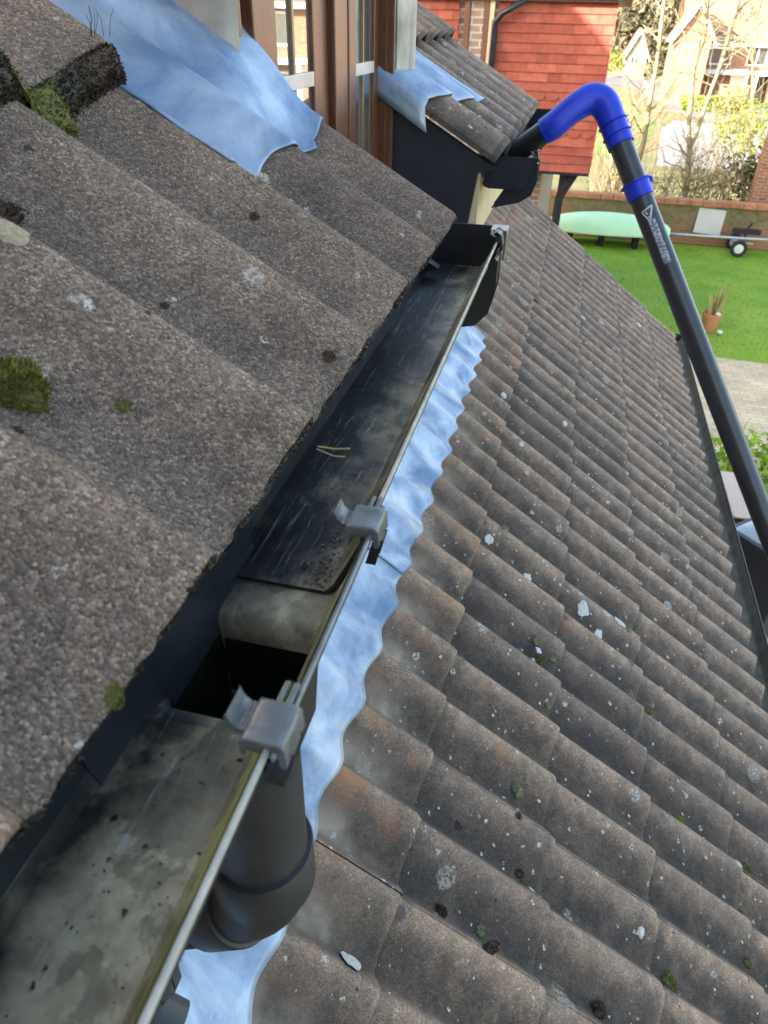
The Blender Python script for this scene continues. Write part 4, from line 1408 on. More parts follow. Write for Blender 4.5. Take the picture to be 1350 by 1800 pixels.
for k, off in enumerate((-.052, -.026)):
    mb = MB()
    q = E1 + ed * off
    mb.tube([q, q + ed * .0008, q + ed * .0022, q + ed * .003], [.0285, .0318, .0318, .0285], 40)
    mb.build("elbow_ring", M['blue'], elbow, autosmooth=40)
tail = E1 + ed * 2.4
mb = MB(); mb.tube([E1 - ed * .03, E1 + ed * .5, E1 + ed * 1.2, tail], R0, 40); tube = mb.build("tube", M['carbon'], pole, autosmooth=40)
# collar with flange and bolt
cq = E1 + ed * .085
mb = MB(); mb.tube([cq, cq + ed * .001, cq + ed * .004, cq + ed * .005, cq + ed * .036, cq + ed * .037], [.026, .0325, .0325, .0285, .0278, .0255], 40)
clr = mb.build("collar", M['blue'], pole, autosmooth=35)
sidev = (RT - ed * RT.dot(ed)).normalized()
mb = MB(); b0 = cq + sidev * .031 + ed * .006 - FW * .004
mb.tube([b0 - ed * .006, b0 - ed * .003, b0 + ed * .004, b0 + ed * .007], [.004, .006, .006, .004], 12)
mb.build("collar_bolt", M['blue_dark'], clr, autosmooth=40)
# printed sticker: a warning triangle and two lines of capitals, wrapped on the tube
view = -FW
vn = (view - ed * view.dot(ed)).normalized()           # side of the tube that faces the camera
vt = ed.cross(vn)                                        # around the tube
def wrap(u, w, off=.0004):
    """u metres along the pole from the collar, w metres round the tube"""
    a = w / R0 - .30 * SIGN
    return cq + ed * u + (vn * cos(a) + vt * sin(a)) * (R0 + off)
SIGN = 1 if vt.dot(RT) > 0 else -1
def patch(mbx, u0, u1, w0, w1, off=.0004, n=6):
    mbx.grid(n, 2, lambda i, j: wrap((u0, u1)[j], w0 + (w1 - w0) * i / (n - 1), off))
def strokes(mbx, segs, w=.0008, off=.0007):
    for (a, b) in segs:
        a, b = Vector(a), Vector(b)
        d = (b - a); L = d.length; d.normalize(); nn = Vector((-d.y, d.x)) * w
        k = max(2, int(L / .003) + 1)
        mbx.grid(2, k, lambda i, j: wrap(*((a + d * (L * j / (k - 1))) + nn * (1 if i else -1)), off))
st = MB()
s_ = SIGN
# triangle: apex towards right, base towards lower left as on the photograph
tri = [(.070, -.013 * s_), (.064, .011 * s_), (.094, -.004 * s_)]
for k in range(3):
    strokes(st, [(tri[k], tri[(k + 1) % 3])], .0017)
strokes(st, [((.072, -.006 * s_), (.079, -.004 * s_)), ((.083, -.0035 * s_), (.085, -.003 * s_))], .0016)
# bold capitals, reading along the pole
GL = {'A': [((0, 0), (.5, 1)), ((.5, 1), (1, 0)), ((.2, .4), (.8, .4))], 'T': [((0, 1), (1, 1)), ((.5, 0), (.5, 1))],
      'E': [((0, 0), (0, 1)), ((0, 1), (1, 1)), ((0, .5), (.8, .5)), ((0, 0), (1, 0))], 'N': [((0, 0), (0, 1)), ((0, 1), (1, 0)), ((1, 0), (1, 1))],
      'I': [((.5, 0), (.5, 1))], 'O': [((0, 0), (0, 1)), ((0, 1), (1, 1)), ((1, 1), (1, 0)), ((1, 0), (0, 0))],
      'W': [((0, 1), (.25, 0)), ((.25, 0), (.5, .7)), ((.5, .7), (.75, 0)), ((.75, 0), (1, 1))], 'R': [((0, 0), (0, 1)), ((0, 1), (1, .9)), ((1, .9), (.9, .5)), ((.9, .5), (0, .5)), ((.3, .5), (1, 0))],
      'G': [((1, .85), (.5, 1)), ((.5, 1), (0, .5)), ((0, .5), (.5, 0)), ((.5, 0), (1, .3)), ((1, .3), (.6, .45))]}
def word(txt, u0, w0, ch, cw, gap):
    u = u0
    for c in txt:
        for (a, b) in GL[c]:
            strokes(st, [((u + a[0] * cw, (w0 + (1 - a[1]) * -ch * 1 + ch) * s_ * -1 if False else (w0 + a[1] * ch) * s_), (u + b[0] * cw, (w0 + b[1] * ch) * s_))], .0009)
        u += cw + gap
bgm = MB()
patch(bgm, .091, .192, -.0085 * s_, .0075 * s_, .00035, 8)
bgm.build("sticker_base", M['sticker_bg'], tube, fixn=False)
word("ATTENTION", .094, .0012, .0055, .0075, .0030)
word("WARNING", .094, -.0070, .0050, .0085, .0042)
st.build("sticker_print", M['sticker'], tube, fixn=False)

# ------------------------------------------------------------------ ground and roads
def ground_poly(name, pts, mat, z, px=True, thick=0):
    m_ = MB()
    vs = [at(a, b, 2, z) if px else Vector((a, b, z)) for a, b in pts]
    m_.add(vs, [tuple(range(len(vs)))])
    o_ = m_.build(name, mat, None)
    bm = bmesh.new(); bm.from_mesh(o_.data)
    for f in bm.faces:
        if f.normal.z < 0: f.normal_flip()
    bmesh.ops.triangulate(bm, faces=bm.faces)
    bm.to_mesh(o_.data); bm.free()
    return tag(o_, kind="structure")
ground_poly("ground", [(-400, -200), (400, -200), (400, 700), (-400, 700)], M['ground'], GZ - .012, px=False)
ground_poly("lawn", [(-1.5, 11.55), (2.2, 11.75), (3.6, 11.62), (7.5, 11.3), (9, 11.3), (9, 19.1), (-1.5, 19.1)], M['lawn'], GZ, px=False)
ground_poly("paving", [(1.2, -3), (9, -3), (9, 11.3), (7.5, 11.3), (3.6, 11.62), (2.2, 11.75), (-1.5, 11.55), (-1.5, 5.7), (1.2, 5.7)], M['paving'], GZ + .004, px=False)
ground_poly("road", [(-60, 84), (3.3, 73), (4.6, 62), (5.6, 52.5), (7.0, 47.5), (16, 44), (60, 40), (60, 50), (22, 54), (12, 57), (8.2, 63), (6.4, 74), (5.5, 92), (-60, 112)], M['road'], GZ + .006, px=False)
ground_poly("driveway", [(3.2, 31), (4.2, 43), (5.2, 47.2), (7.0, 46.6), (16, 43), (30, 40.5), (30, 30)], M['pavement'], GZ + .002, px=False)
ground_poly("verge", [(-30, 70), (2.0, 66), (3.2, 58), (4.2, 47), (3.6, 40), (2.4, 33), (-30, 36)], M['verge'], GZ - .004, px=False)
ground_poly("far_verge", [(12.4, 57.5), (22.4, 54.6), (60, 51), (60, 58), (20, 62), (9.5, 66), (8.7, 64)], M['verge'], GZ - .002, px=False)

# short grass blades over the visible lawn
mb = MB(); rg = random.Random(9)
for _ in range(9000):
    x, y = rg.uniform(.4, 6.5), rg.uniform(11.7, 18.9)
    a = rg.uniform(0, 6.28); h_ = rg.uniform(.02, .055); w = .006
    l1, l2 = rg.gauss(0, .02), rg.gauss(0, .02)
    mb.add([(x - w * cos(a), y - w * sin(a), GZ), (x + w * cos(a), y + w * sin(a), GZ), (x + l1, y + l2, GZ + h_)], [(0, 1, 2)])
tag(mb.build("lawn_grass", leaf_mat("lawn_blade", (.14, .27, .012), (.20, .34, .018), (.32, .42, .05), .35), None, fixn=False), "short bright green lawn grass", "grass", kind="stuff")

# ------------------------------------------------------------------ plants
def leaf_cloud(mbx, c, rx, ry, rz, n, size, seed, clump=.5, top=0):
    R = random.Random(seed); c = Vector(c); k = 0
    while k < n:
        d = Vector((R.gauss(0, 1), R.gauss(0, 1), R.gauss(0, 1))).normalized()
        q = R.random() ** .45
        p = Vector((d.x * rx * q, d.y * ry * q, d.z * rz * q))
        f = noise.noise(Vector((p.x / rx * 2.2 + seed, p.y / ry * 2.2, p.z / rz * 2.2)))
        if f < (R.random() - .62) * clump * 2: 
            k += .34; continue
        if q > .75 + .5 * f: 
            k += .34; continue
        p = c + p
        nrm = (d + Vector((R.gauss(0, .7), R.gauss(0, .7), R.gauss(0, .7)))).normalized()
        a = nrm.orthogonal().normalized(); a = Matrix.Rotation(R.uniform(0, 6.28), 3, nrm) @ a
        b = nrm.cross(a); s = size * R.uniform(.6, 1.3)
        mbx.add([p - a * s * .5, p + b * s * .28 + nrm * s * .08, p + a * s * .5, p - b * s * .28 + nrm * s * .08], [(0, 1, 2, 3)])
        k += 1
def branch(mbx, p, d, L, r, depth, R, spread=.5, up_=.15, seg=3, nb=3, n=5, jitter=.16):
    pts, rr = [p.copy()], [r]
    for i in range(seg):
        d = (d + Vector((R.gauss(0, jitter), R.gauss(0, jitter), R.gauss(0, jitter) + up_ * .3))).normalized()
        p = p + d * (L / seg)
        pts.append(p.copy()); rr.append(r * (1 - .55 * (i + 1) / seg))
    mbx.tube(pts, rr, n, caps=False)
    if depth <= 0: return
    for k in range(nb):
        t = R.uniform(.35, 1.0); i = min(seg - 1, int(t * seg)); q = pts[i].lerp(pts[i + 1], t * seg - i)
        ax = d.orthogonal().normalized(); ax = Matrix.Rotation(R.uniform(0, 6.28), 3, d) @ ax
        nd = (d * (1 - spread * .6) + ax * spread + Vector((0, 0, up_))).normalized()
        branch(mbx, q, nd, L * R.uniform(.5, .75), max(.0022, rr[i] * .55), depth - 1, R, spread, up_, seg, nb, max(3, n - 1), jitter)

def sapling(base, stems, label, seed, crown_depth=2):
    t = thing("bare_tree", base, label, "tree", "bare saplings behind the garden wall")
    R = random.Random(seed)
    for (path, r0, r1) in stems:
        m_ = MB()
        P = [Vector(q) for q in path]
        P = cr(P, 4)
        m_.tube(P, [r0 + (r1 - r0) * i / (len(P) - 1) for i in range(len(P))], 9)
        m_.build("trunk", M['bark'], t, smooth=True)
    m_ = MB()
    for (path, r0, r1) in stems:
        P = cr([Vector(q) for q in path], 4)
        for k in range(19):
            i = R.randint(int(len(P) * .35), len(P) - 2)
            a = R.uniform(0, 6.28)
            branch(m_, P[i], Vector((cos(a), sin(a), R.uniform(.3, .9))).normalized(), R.uniform(.6, 1.3), .018, 2, R, .55, .12, 3, 3, 4)
    m_.build("crown", M['twig'], t)
    return t
def gp(px, py, Y): return at(px, py, 1, Y)
b1 = gp(1110, 360, 20.6); b1.z = GZ
sapling(b1, [([b1, gp(1119, 300, 20.6), gp(1133, 240, 20.6), gp(1142, 180, 20.6), gp(1155, 110, 20.6), gp(1163, 40, 20.6), gp(1172, -40, 20.6)], .075, .04)], "bare pale sapling behind the wall, leftmost beside the blue elbow", 31)
b2 = gp(1206, 350, 21); b2.z = GZ
f2 = gp(1212, 262, 21)
sapling(b2, [([b2, gp(1208, 320, 21), f2], .075, .07),
             ([f2, gp(1211, 215, 21), gp(1217, 160, 21), gp(1222, 110, 21), gp(1238, 65, 21), gp(1244, 0, 21), gp(1250, -60, 21)], .055, .04),
             ([f2, gp(1228, 222, 21.05), gp(1248, 165, 21.1), gp(1268, 110, 21.1), gp(1284, 50, 21.1), gp(1298, 0, 21.1), gp(1312, -60, 21.1)], .055, .04)], "bare sapling forked low into two pale stems, centre of the garden wall", 32)
b3 = gp(1092, 350, 24); b3.z = GZ
sapling(b3, [([b3, gp(1100, 250, 24), gp(1118, 190, 24), gp(1150, 140, 24)], .03, .012)], "thin dark bent sapling between the blue elbow and the leftmost trunk", 33)
b4 = gp(1330, 300, 27); b4.z = GZ
sapling(b4, [([b4, gp(1322, 170, 27), gp(1328, 60, 27), gp(1342, -20, 27)], .05, .03)], "thin bare tree at the right edge in front of the far house", 34)

def twig_shrub(base, w, h_, n, label, seed, mat='twig', leaves=0, lm='leaf_olive'):
    t = thing("bare_shrub", base, label, "shrub", "shrubs behind the garden wall")
    R = random.Random(seed); m_ = MB()
    for _ in range(n):
        p = Vector(base) + Vector((R.uniform(-w, w), R.uniform(-.35, .35), 0))
        branch(m_, p, Vector((R.gauss(0, .25), R.gauss(0, .25), 1)).normalized(), h_ * R.uniform(.6, 1.0), .012, 2, R, .45, .25, 4, 3, 4)
    m_.build("twigs", M[mat], t)
    if leaves:
        m_ = MB(); leaf_cloud(m_, Vector(base) + Vector((0, 0, h_ * .55)), w * 1.1, .5, h_ * .5, leaves, .09, seed)
        m_.build("foliage", M[lm], t, fixn=False)
    return t
for k, (px, Y, w, h_, n, lv, lab) in enumerate((
        (1062, 20.3, .55, 1.9, 16, 0, "dense dry twiggy shrub right of the red tile hung wall"),
        (1100, 20.6, .5, 1.5, 10, 60, "dry shrub with sparse olive leaves behind the blue collar"),
        (1050, 21.5, .7, 2.3, 18, 40, "tall tangled dry shrub against the right end of the red tile hung house"),
        (1185, 21.6, .7, 2.0, 16, 140, "tangled twiggy shrub behind and left of the forked sapling"),
        (1250, 21.8, .7, 2.2, 16, 260, "loose olive shrub standing behind the right stem of the forked sapling"),
        (1160, 20.4, .6, 1.5, 12, 160, "low twiggy shrub just left of the forked sapling"),
        (1225, 20.4, .6, 1.6, 12, 240, "olive leaved shrub at the foot of the forked sapling"),
        (1275, 20.6, .55, 1.8, 12, 200, "tall twiggy shrub left of the dark evergreen"))):
    b = gp(px, 352, Y); b.z = GZ
    twig_shrub(b, w, h_, n, lab, 50 + k, 'twig', lv)
def bush(c, rx, ry, rz, n, size, mat, label, seed, name="bush", group=None, stem=True, cat="bush"):
    t = thing(name, (c[0], c[1], GZ), label, cat, group)
    m_ = MB(); leaf_cloud(m_, c, rx, ry, rz, n, size, seed)
    m_.build("foliage", M[mat], t, fixn=False)
    m_ = MB(); R = random.Random(seed)
    for _ in range(5):
        branch(m_, Vector((c[0] + R.uniform(-.2, .2) * rx, c[1] + R.uniform(-.2, .2) * ry, GZ)), Vector((R.gauss(0, .4), R.gauss(0, .4), 1)).normalized(), (c[2] - GZ) + rz * .5, .03, 2, R, .5, .1, 3, 3, 5)
    m_.build("stem", M['twig'], t)
    return t
p = gp(1325, 305, 21.2); bush((p.x, p.y, p.z), .95, .6, .85, 1500, .12, 'leaf_ever', "dark evergreen bush behind the right end of the garden wall", 71)
p = gp(1318, 225, 26); bush((p.x, p.y, p.z), 1.15, .8, .9, 1300, .13, 'leaf_hedge', "yellow green bush above the dark evergreen at the right", 72)
p = gp(1290, 190, 30); bush((p.x, p.y, p.z), .9, .8, .9, 900, .14, 'leaf_olive', "pale olive bush left of the yellow green one, by the driveway", 73)
p = gp(1098, 225, 26); bush((p.x, p.y, p.z), .5, .5, .7, 500, .11, 'leaf_olive', "small olive bush on the verge just right of the blue elbow", 74)
p = gp(1078, 108, 84); bush((p.x, p.y, p.z), 1.6, 1.2, 1.2, 500, .3, 'leaf_hedge', "round yellow green bush on the far side of the road", 75)
# clipped hedges by the far house
def hedge(x0, x1, y0, y1, z1, label, seed, n=1200):
    t = thing("hedge", ((x0 + x1) / 2, (y0 + y1) / 2, GZ), label, "hedge")
    m_ = MB(); R = random.Random(seed)
    for _ in range(n):
        p = Vector((R.uniform(x0, x1), R.uniform(y0, y1), GZ + (z1 - GZ) * R.random() ** .6))
        s = .22 * R.uniform(.6, 1.2); nrm = Vector((R.gauss(0, 1), R.gauss(0, 1), R.gauss(0, 1) + .6)).normalized(); a = nrm.orthogonal().normalized(); b = nrm.cross(a)
        m_.add([p - a * s * .5, p + b * s * .3, p + a * s * .5, p - b * s * .3], [(0, 1, 2, 3)])
    m_.build("foliage", M['leaf_hedge'], t, fixn=False)
    m_ = MB(); m_.box(x0 + .2, x1 - .2, y0 + .15, y1 - .15, GZ, z1 - .25); m_.build("stems", M['leaf_ever'], t)
hedge(6.0, 8.4, 53.0, 54.2, -3.45, "low clipped yellow green hedge on the far kerb", 81)
# shrub by the paving
p = at(1290, 820, 2, -3.75)
t = thing("leafy_shrub", (p.x + .35, p.y, GZ), "bright green leafy shrub between the paving and the timber box", "shrub")
m_ = MB(); leaf_cloud(m_, (2.55, 7.35, -3.95), 1.0, 1.05, .42, 1500, .115, 91, .3); leaf_cloud(m_, (3.3, 7.2, -3.85), .8, .95, .45, 900, .115, 92, .3)
m_.build("foliage", M['leaf_bright'], t, fixn=False)
m_ = MB(); R = random.Random(4)
for _ in range(26):
    branch(m_, Vector((R.uniform(1.8, 3.6), R.uniform(6.6, 8.0), GZ)), Vector((R.gauss(0, .5), R.gauss(0, .5), 1)).normalized(), .5, .010, 1, R)
m_.build("stem", M['twig'], t)

# far woodland and its own trees
t = MB(); R = random.Random(17)
for k in range(46):
    x = -12 + k * 1.0 + R.uniform(-1, 1); y = R.uniform(96, 125)
    leaf_cloud(t, (x, y, GZ + R.uniform(2.5, 6)), 3.2, 3, R.uniform(3.5, 6), 700, .85, 200 + k, .5)
for k in range(60):
    x = R.uniform(-14, 40); y = R.uniform(95, 115)
    branch(t, Vector((x, y, GZ)), Vector((R.gauss(0, .1), 0, 1)).normalized(), R.uniform(6, 10), .16, 2, R, .5, .1, 4, 4, 5)
tag(t.build("woodland", M['leaf_wood'], None, fixn=False), "dull olive winter woodland beyond the far houses", "woodland", kind="stuff")

# ------------------------------------------------------------------ garden wall, boat, trailer, bits
YW = 19.15
gw = thing("garden_wall", (3.5, YW, GZ), "mossy old brick garden wall with orange coping behind the lawn", "wall")
mb = MB(); mb.box(-1.5, 9.5, YW, YW + .22, GZ, -3.36); mb.build("brickwork", M['wall_old'], gw)
mb = MB()
R = random.Random(2); x = -1.5
while x < 9.5:
    w = .30; dz = R.gauss(0, .004); dy = R.gauss(0, .004)
    mb.box(x, x + w - .008, YW - .05 + dy, YW + .27 + dy, -3.36 + dz + .002, -3.24 + dz); x += w
mb.build("coping", M['coping'], gw, bevel=.012)
# brick pier at the right edge
pr_ = at(1352, 262, 1, 20)
bp = thing("brick_pier", (pr_.x + .15, 20.2, GZ), "orange brick pier at the right edge behind the garden wall", "pier")
mb = MB(); mb.box(pr_.x - .05, pr_.x + .45, 20.0, 20.5, GZ, pr_.z + .42); mb.build("brickwork", M['brick_orange'], bp)
mb = MB(); mb.box(pr_.x - .10, pr_.x + .50, 19.95, 20.55, pr_.z + .422, pr_.z + .50); mb.build("cap", M['board'], bp, bevel=.02)

# upturned mint green boat hull
boat = thing("boat", (1.0, 18.45, GZ), "mint green upturned boat hull lying along the garden wall", "boat")
mb = MB()
def hull(i, j):
    u = i / 40; v = j / 16
    x = -.25 + 2.85 * u
    tap = sin(pi * min(1, max(0, u * .96 + .03))) ** .45
    a = pi * v
    hw, hh = .44 * tap, .42 * (tap ** .7)
    return Vector((x, 18.45 - hw * cos(a), GZ + .31 + hh * sin(a) ** .8 + .02 * u))
mb.grid(41, 17, hull)
mb.grid(41, 2, lambda i, j: hull(i, 0 if j == 0 else 16))
mb.build("hull", M['mint'], boat, smooth=True)
mb = MB()
for j in (0, 16):
    mb.tube([hull(i, j) + Vector((0, 0, -.005)) for i in range(1, 40)], .018, 8)
mb.build("gunwale", simple("pale_gunwale", (.42, .55, .42), .5, 0, .1, 4), boat, smooth=True)
for k, xx in enumerate((.25, 1.0, 1.8)):
    m_ = MB(); m_.box(xx, xx + .13, 18.2, 18.7, GZ + .006, GZ + .31)
    tag(m_.build("timber_block", M['dark'], None), ["dark block under the left end of the mint hull", "dark block under the middle of the mint hull", "dark block under the right end of the mint hull"][k], "block", "blocks under the boat")
# trailer with tube and wheel
tr = thing("boat_trailer", (4.2, 18.5, GZ), "galvanised launching trolley with a small spoked wheel in front of the wall", "trailer")
mb = MB(); mb.tube([(2.0, 18.62, -3.94), (3.2, 18.58, -3.91), (4.3, 18.52, -3.88), (5.6, 18.48, -3.84)], .035, 14); mb.build("frame_tube", M['galv'], tr, smooth=True)
mb = MB(); mb.tube([(4.18, 18.28, -4.07), (4.18, 19.0, -4.07)], .02, 10); mb.box(4.14, 4.22, 18.5, 18.56, -4.07, -3.86); mb.box(4.05, 4.5, 18.46, 18.58, -3.99, -3.955); mb.build("axle", M['galv'], tr)
wc = Vector((4.18, 18.30, GZ + .185))
def wheel(yc, par):
    m_ = MB(); n = 28
    prf = [(.105, -.035), (.125, -.05), (.165, -.052), (.183, -.03), (.187, 0), (.183, .03), (.165, .052), (.125, .05), (.105, .035)]
    vs = []
    for k in range(n):
        a = 2 * pi * k / n
        for (r_, w) in prf: vs.append(Vector((wc.x + r_ * cos(a), yc + w, wc.z + r_ * sin(a))))
    q = len(prf); fs = [(k * q + i, k * q + (i + 1) % q, ((k + 1) % n) * q + (i + 1) % q, ((k + 1) % n) * q + i) for k in range(n) for i in range(q)]
    m_.add(vs, fs); ty = m_.build("wheel", M['rubber'], par, smooth=True)
    m_ = MB(); m_.tube([(wc.x, yc - .03, wc.z), (wc.x, yc - .026, wc.z), (wc.x, yc + .03, wc.z)], [.100, .106, .106], 28); m_.tube([(wc.x, yc - .045, wc.z), (wc.x, yc - .029, wc.z)], [.025, .03], 14)
    m_.build("rim", M['white_paint'], ty, autosmooth=40)
wheel(18.30, tr); wheel(18.96, tr)
mb = MB()
mb.tube([(4.30, 18.55, -3.86), (4.32, 18.60, -3.66), (4.38, 18.62, -3.55)], .03, 10); mb.box(4.02, 4.62, 18.58, 18.72, -3.80, -3.70)
mb.build("winch_post", M['rubber'], tr)
# pale board leaning on the wall
mb = MB()
bm0 = Matrix.Translation((3.50, 18.98, -4.25)) @ Matrix.Rotation(radians(-12), 4, 'X') @ Matrix.Rotation(radians(3), 4, 'Y')
mb.box(-.31, .31, -.012, .012, .30, .86, bm0)
tag(mb.build("leaning_board", M['board'], None, bevel=.004), "square pale board leaning against the garden wall behind the trolley tube", "board")

# terracotta pot with dry reeds
pc = at(1250, 588, 2, GZ)
pot = thing("plant_pot", (pc.x - .04, pc.y + .16, GZ), "terracotta pot of dry yellow reeds standing on the lawn", "plant pot")
c = Vector((pc.x - .04, pc.y + .16, GZ))
mb = MB(); n = 28
prf = [(.0, .01), (.105, .01), (.108, .02), (.15, .27), (.168, .27), (.172, .34), (.150, .34), (.143, .28), (.0, .28)]
vs = [c + Vector((r_ * cos(2 * pi * k / n), r_ * sin(2 * pi * k / n), z)) for k in range(n) for r_, z in prf]
q = len(prf); mb.add(vs, [(k * q + i, k * q + i + 1, ((k + 1) % n) * q + i + 1, ((k + 1) % n) * q + i) for k in range(n) for i in range(q - 1)])
mb.build("pot", M['terracotta'], pot, autosmooth=40)
mb = MB(); R = random.Random(8)
for k in range(46):
    side = -1 if k < 14 else 1
    p = c + Vector((R.uniform(-.07, .07), R.uniform(-.07, .07), .28))
    d = Vector((-.10 + R.gauss(0, .10) if side < 0 else .16 + R.gauss(0, .09), R.gauss(0, .1), 1)).normalized()
    L = R.uniform(.32, .48) if side < 0 else R.uniform(.35, .58)
    w = .012; s = Vector((cos(k), sin(k), 0)) * w
    mid = p + d * L * .55; tip = p + d * L + Vector((R.gauss(0, .04), R.gauss(0, .04), -.01))
    mb.add([p - s, p + s, mid + s, mid - s, tip], [(0, 1, 2, 3), (3, 2, 4)])
mb.build("reeds", M['reed'], pot, fixn=False)
for k, (dx, dy, dz, r_, lab) in enumerate(((.17, -.12, .045, .055, "pale grey stone beside the foot of the terracotta pot"), (.06, -.14, .36, .050, "white lump added for the sunlit highlight on the pot rim"))):  # the second lump stands in for sunlight on the pot rim
    bm = bmesh.new(); bmesh.ops.create_icosphere(bm, subdivisions=2, radius=r_)
    for v in bm.verts: v.co = v.co * (1 + .25 * noise.noise(v.co * 18)) * 1.0; v.co.z *= .75
    me = bpy.data.meshes.new("stone"); bm.to_mesh(me); bm.free(); me.materials.append(M['stone'])
    o_ = bpy.data.objects.new("stone", me); COL.objects.link(o_); o_.location = c + Vector((dx, dy, dz)); tag(o_, lab, "stone")

# wheelie bin
bc = Vector((2.30, 5.08, GZ)); bin_ = thing("wheelie_bin", bc, "dark wheelie bin with a grey lid below the lower gutter", "bin")
bin_.rotation_euler = (0, 0, 0)
BM = Matrix.Translation(bc) @ Matrix.Rotation(radians(-46), 4, 'Z')
mb = MB()
mb.box(-.28, .28, -.31, .31, .06, .99, BM, taper=.80)
mb.build("body", M['bin_body'], bin_, bevel=.025)
mb = MB()
mb.box(-.305, .305, -.345, .335, .992, 1.035, BM); mb.box(-.30, .30, -.335, .335, .955, .990, BM)
lid = mb.build("lid", M['bin_body'], bin_, bevel=.014)
mb = MB()
def lidtop(i, j):
    x = -.265 + .53 * i / 10; y = -.30 + .60 * j / 10
    e_ = max(abs(i - 5) / 5, abs(j - 5) / 5)
    return BM @ Vector((x, y, 1.037 + .028 * (1 - e_ ** 4)))
mb.grid(11, 11, lidtop); mb.build("lid_panel", M['bin_lid'], lid, smooth=True)
mb = MB()
for sx in (-.22, .22): mb.tube([BM @ Vector((sx - .03, .33, .10)), BM @ Vector((sx + .03, .33, .10))], .10, 20)
mb.build("wheel", M['rubber'], bin_, autosmooth=40)
mb = MB(); mb.tube([BM @ Vector((-.24, .37, .985)), BM @ Vector((.24, .37, .985))], .016, 12); mb.build("handle", M['bin_body'], bin_, smooth=True)

# pale timber box
p1_, p2_, p3_ = at(1252, 838, 2, -3.55), at(1310, 892, 2, -3.55), at(1272, 905, 2, -3.55)
tb = thing("timber_box", ((p1_ + p3_) / 2).to_tuple()[:2] + (GZ,), "pale timber box with a dark open end beside the wheelie bin", "box")
ax_ = (p1_ - p3_); ax_.z = 0; L = ax_.length + .15; ax_.normalize(); sx_ = Vector((ax_.y, -ax_.x, 0)); W_ = .34
def bxp(u, w, z): return p3_ + ax_ * u + sx_ * w + Vector((0, 0, z))
def obox(mbx, u0, u1, w0, w1, z0, z1):
    vs = [bxp(u, w, z) for z in (z0, z1) for w in (w0, w1) for u in (u0, u1)]
    mbx.add(vs, [(0, 2, 3, 1), (4, 5, 7, 6), (0, 1, 5, 4), (2, 6, 7, 3), (0, 4, 6, 2), (1, 3, 7, 5)])
mb = MB(); 
for k in range(3): obox(mb, 0, L, -.22 + k * .158, -.22 + k * .158 + .155, -.02, .0 - .001 * k)
mb.build("lid", M['timber'], tb, bevel=.003)
mb = MB(); obox(mb, .015, L - .02, -.20, -.18, -.70, -.0205); obox(mb, .015, L - .02, .21, .23, -.70, -.0205); obox(mb, 0.015, L - .02, -.18, .21, -.14, -.12); obox(mb, L - .04, L - .02, -.18, .21, -.70, -.0205)
mb.build("side", M['timber'], tb, bevel=.003)
mb = MB(); obox(mb, .05, L - .05, -.179, .209, -.69, -.141); mb.build("inner_board", M['timber_dark'], tb)

# ------------------------------------------------------------------ red tile hung house
YH = 10.0
rh = thing("tile_hung_house", (-1.0, YH + 2, GZ), "red tile hung house beyond the far eave", "house")
zb, zt = -1.383, .40
mb = MB(); R = random.Random(6)
def hang(x0, x1, z0, z1, y, seed):
    R = random.Random(seed); g = .098; row = 0; z = z0
    while z < z1:
        x = x0 - (.083 if row % 2 else 0)
        scal = row in (4, 8)
        while x < x1:
            a, b = max(x, x0), min(x + .163, x1)
            if b - a > .01:
                tone = min(1, max(0, R.gauss(.5, .25)))
                top = min(z + g + .02, z1)
                dy = R.gauss(0, .0015)
                yb, yt = y - .020 + dy, y - .004
                if scal:
                    n = 7
                    bot = [(a + (b - a) * i / (n - 1), z + .045 * (1 - sqrt(max(0, 1 - ((i / (n - 1)) * 2 - 1) ** 2)))) for i in range(n)]
                else: bot = [(a, z), (b, z)]
                f0 = [Vector((q[0], yb, q[1])) for q in bot] + [Vector((b, yt, top)), Vector((a, yt, top))]
                f1 = [v + Vector((0, .012, 0)) for v in f0]
                n = len(f0)
                mb.add(f0 + f1, [tuple(range(n)), tuple(reversed(range(n, 2 * n)))] + [(i, n + i, n + (i + 1) % n, (i + 1) % n) for i in range(n)], (tone, 0, 0.01))
            x += .165
        z += g; row += 1
hang(-1.00, .352, zb, zt, YH, 3)
mb.build("tile_hanging", M['tilehang'], rh)
mb = MB(); hang(-3.2, -1.46, .0, .75, YH - .02, 5); mb.build("tile_hanging", M['tilehang'], rh)
mb = MB()
mb.box(-3.2, .34, YH + .0, YH + 7, zb + .02, zt)                       # upper storey carcass
mb.box(-3.2, -.26, YH + .25, YH + 6.9, GZ, zb + .019)
mb.build("wall", M['brick'], rh)
mb = MB(); mb.box(-1.0, .345, YH - .018, YH + .3, zb - .035, zb - .002); mb.build("jetty_board", M['dark'], rh)
mb = MB(); mb.box(-1.33, -1.17, YH - .03, YH - .002, -2.4, zt + .6); mb.build("brick_pier", M['brick_pale'], rh)
for x0, x1, nm, mt in ((-1.165, -1.105, "corner_post", 'brown_paint'), (-1.40, -1.335, "window_post", 'brown_paint'), (-1.10, -1.045, "trim_board", 'cream')):
    mb = MB(); mb.box(x0, x1, YH - .05, YH - .002, -2.4, zt + .6); mb.build(nm, M[mt], rh, bevel=.004)
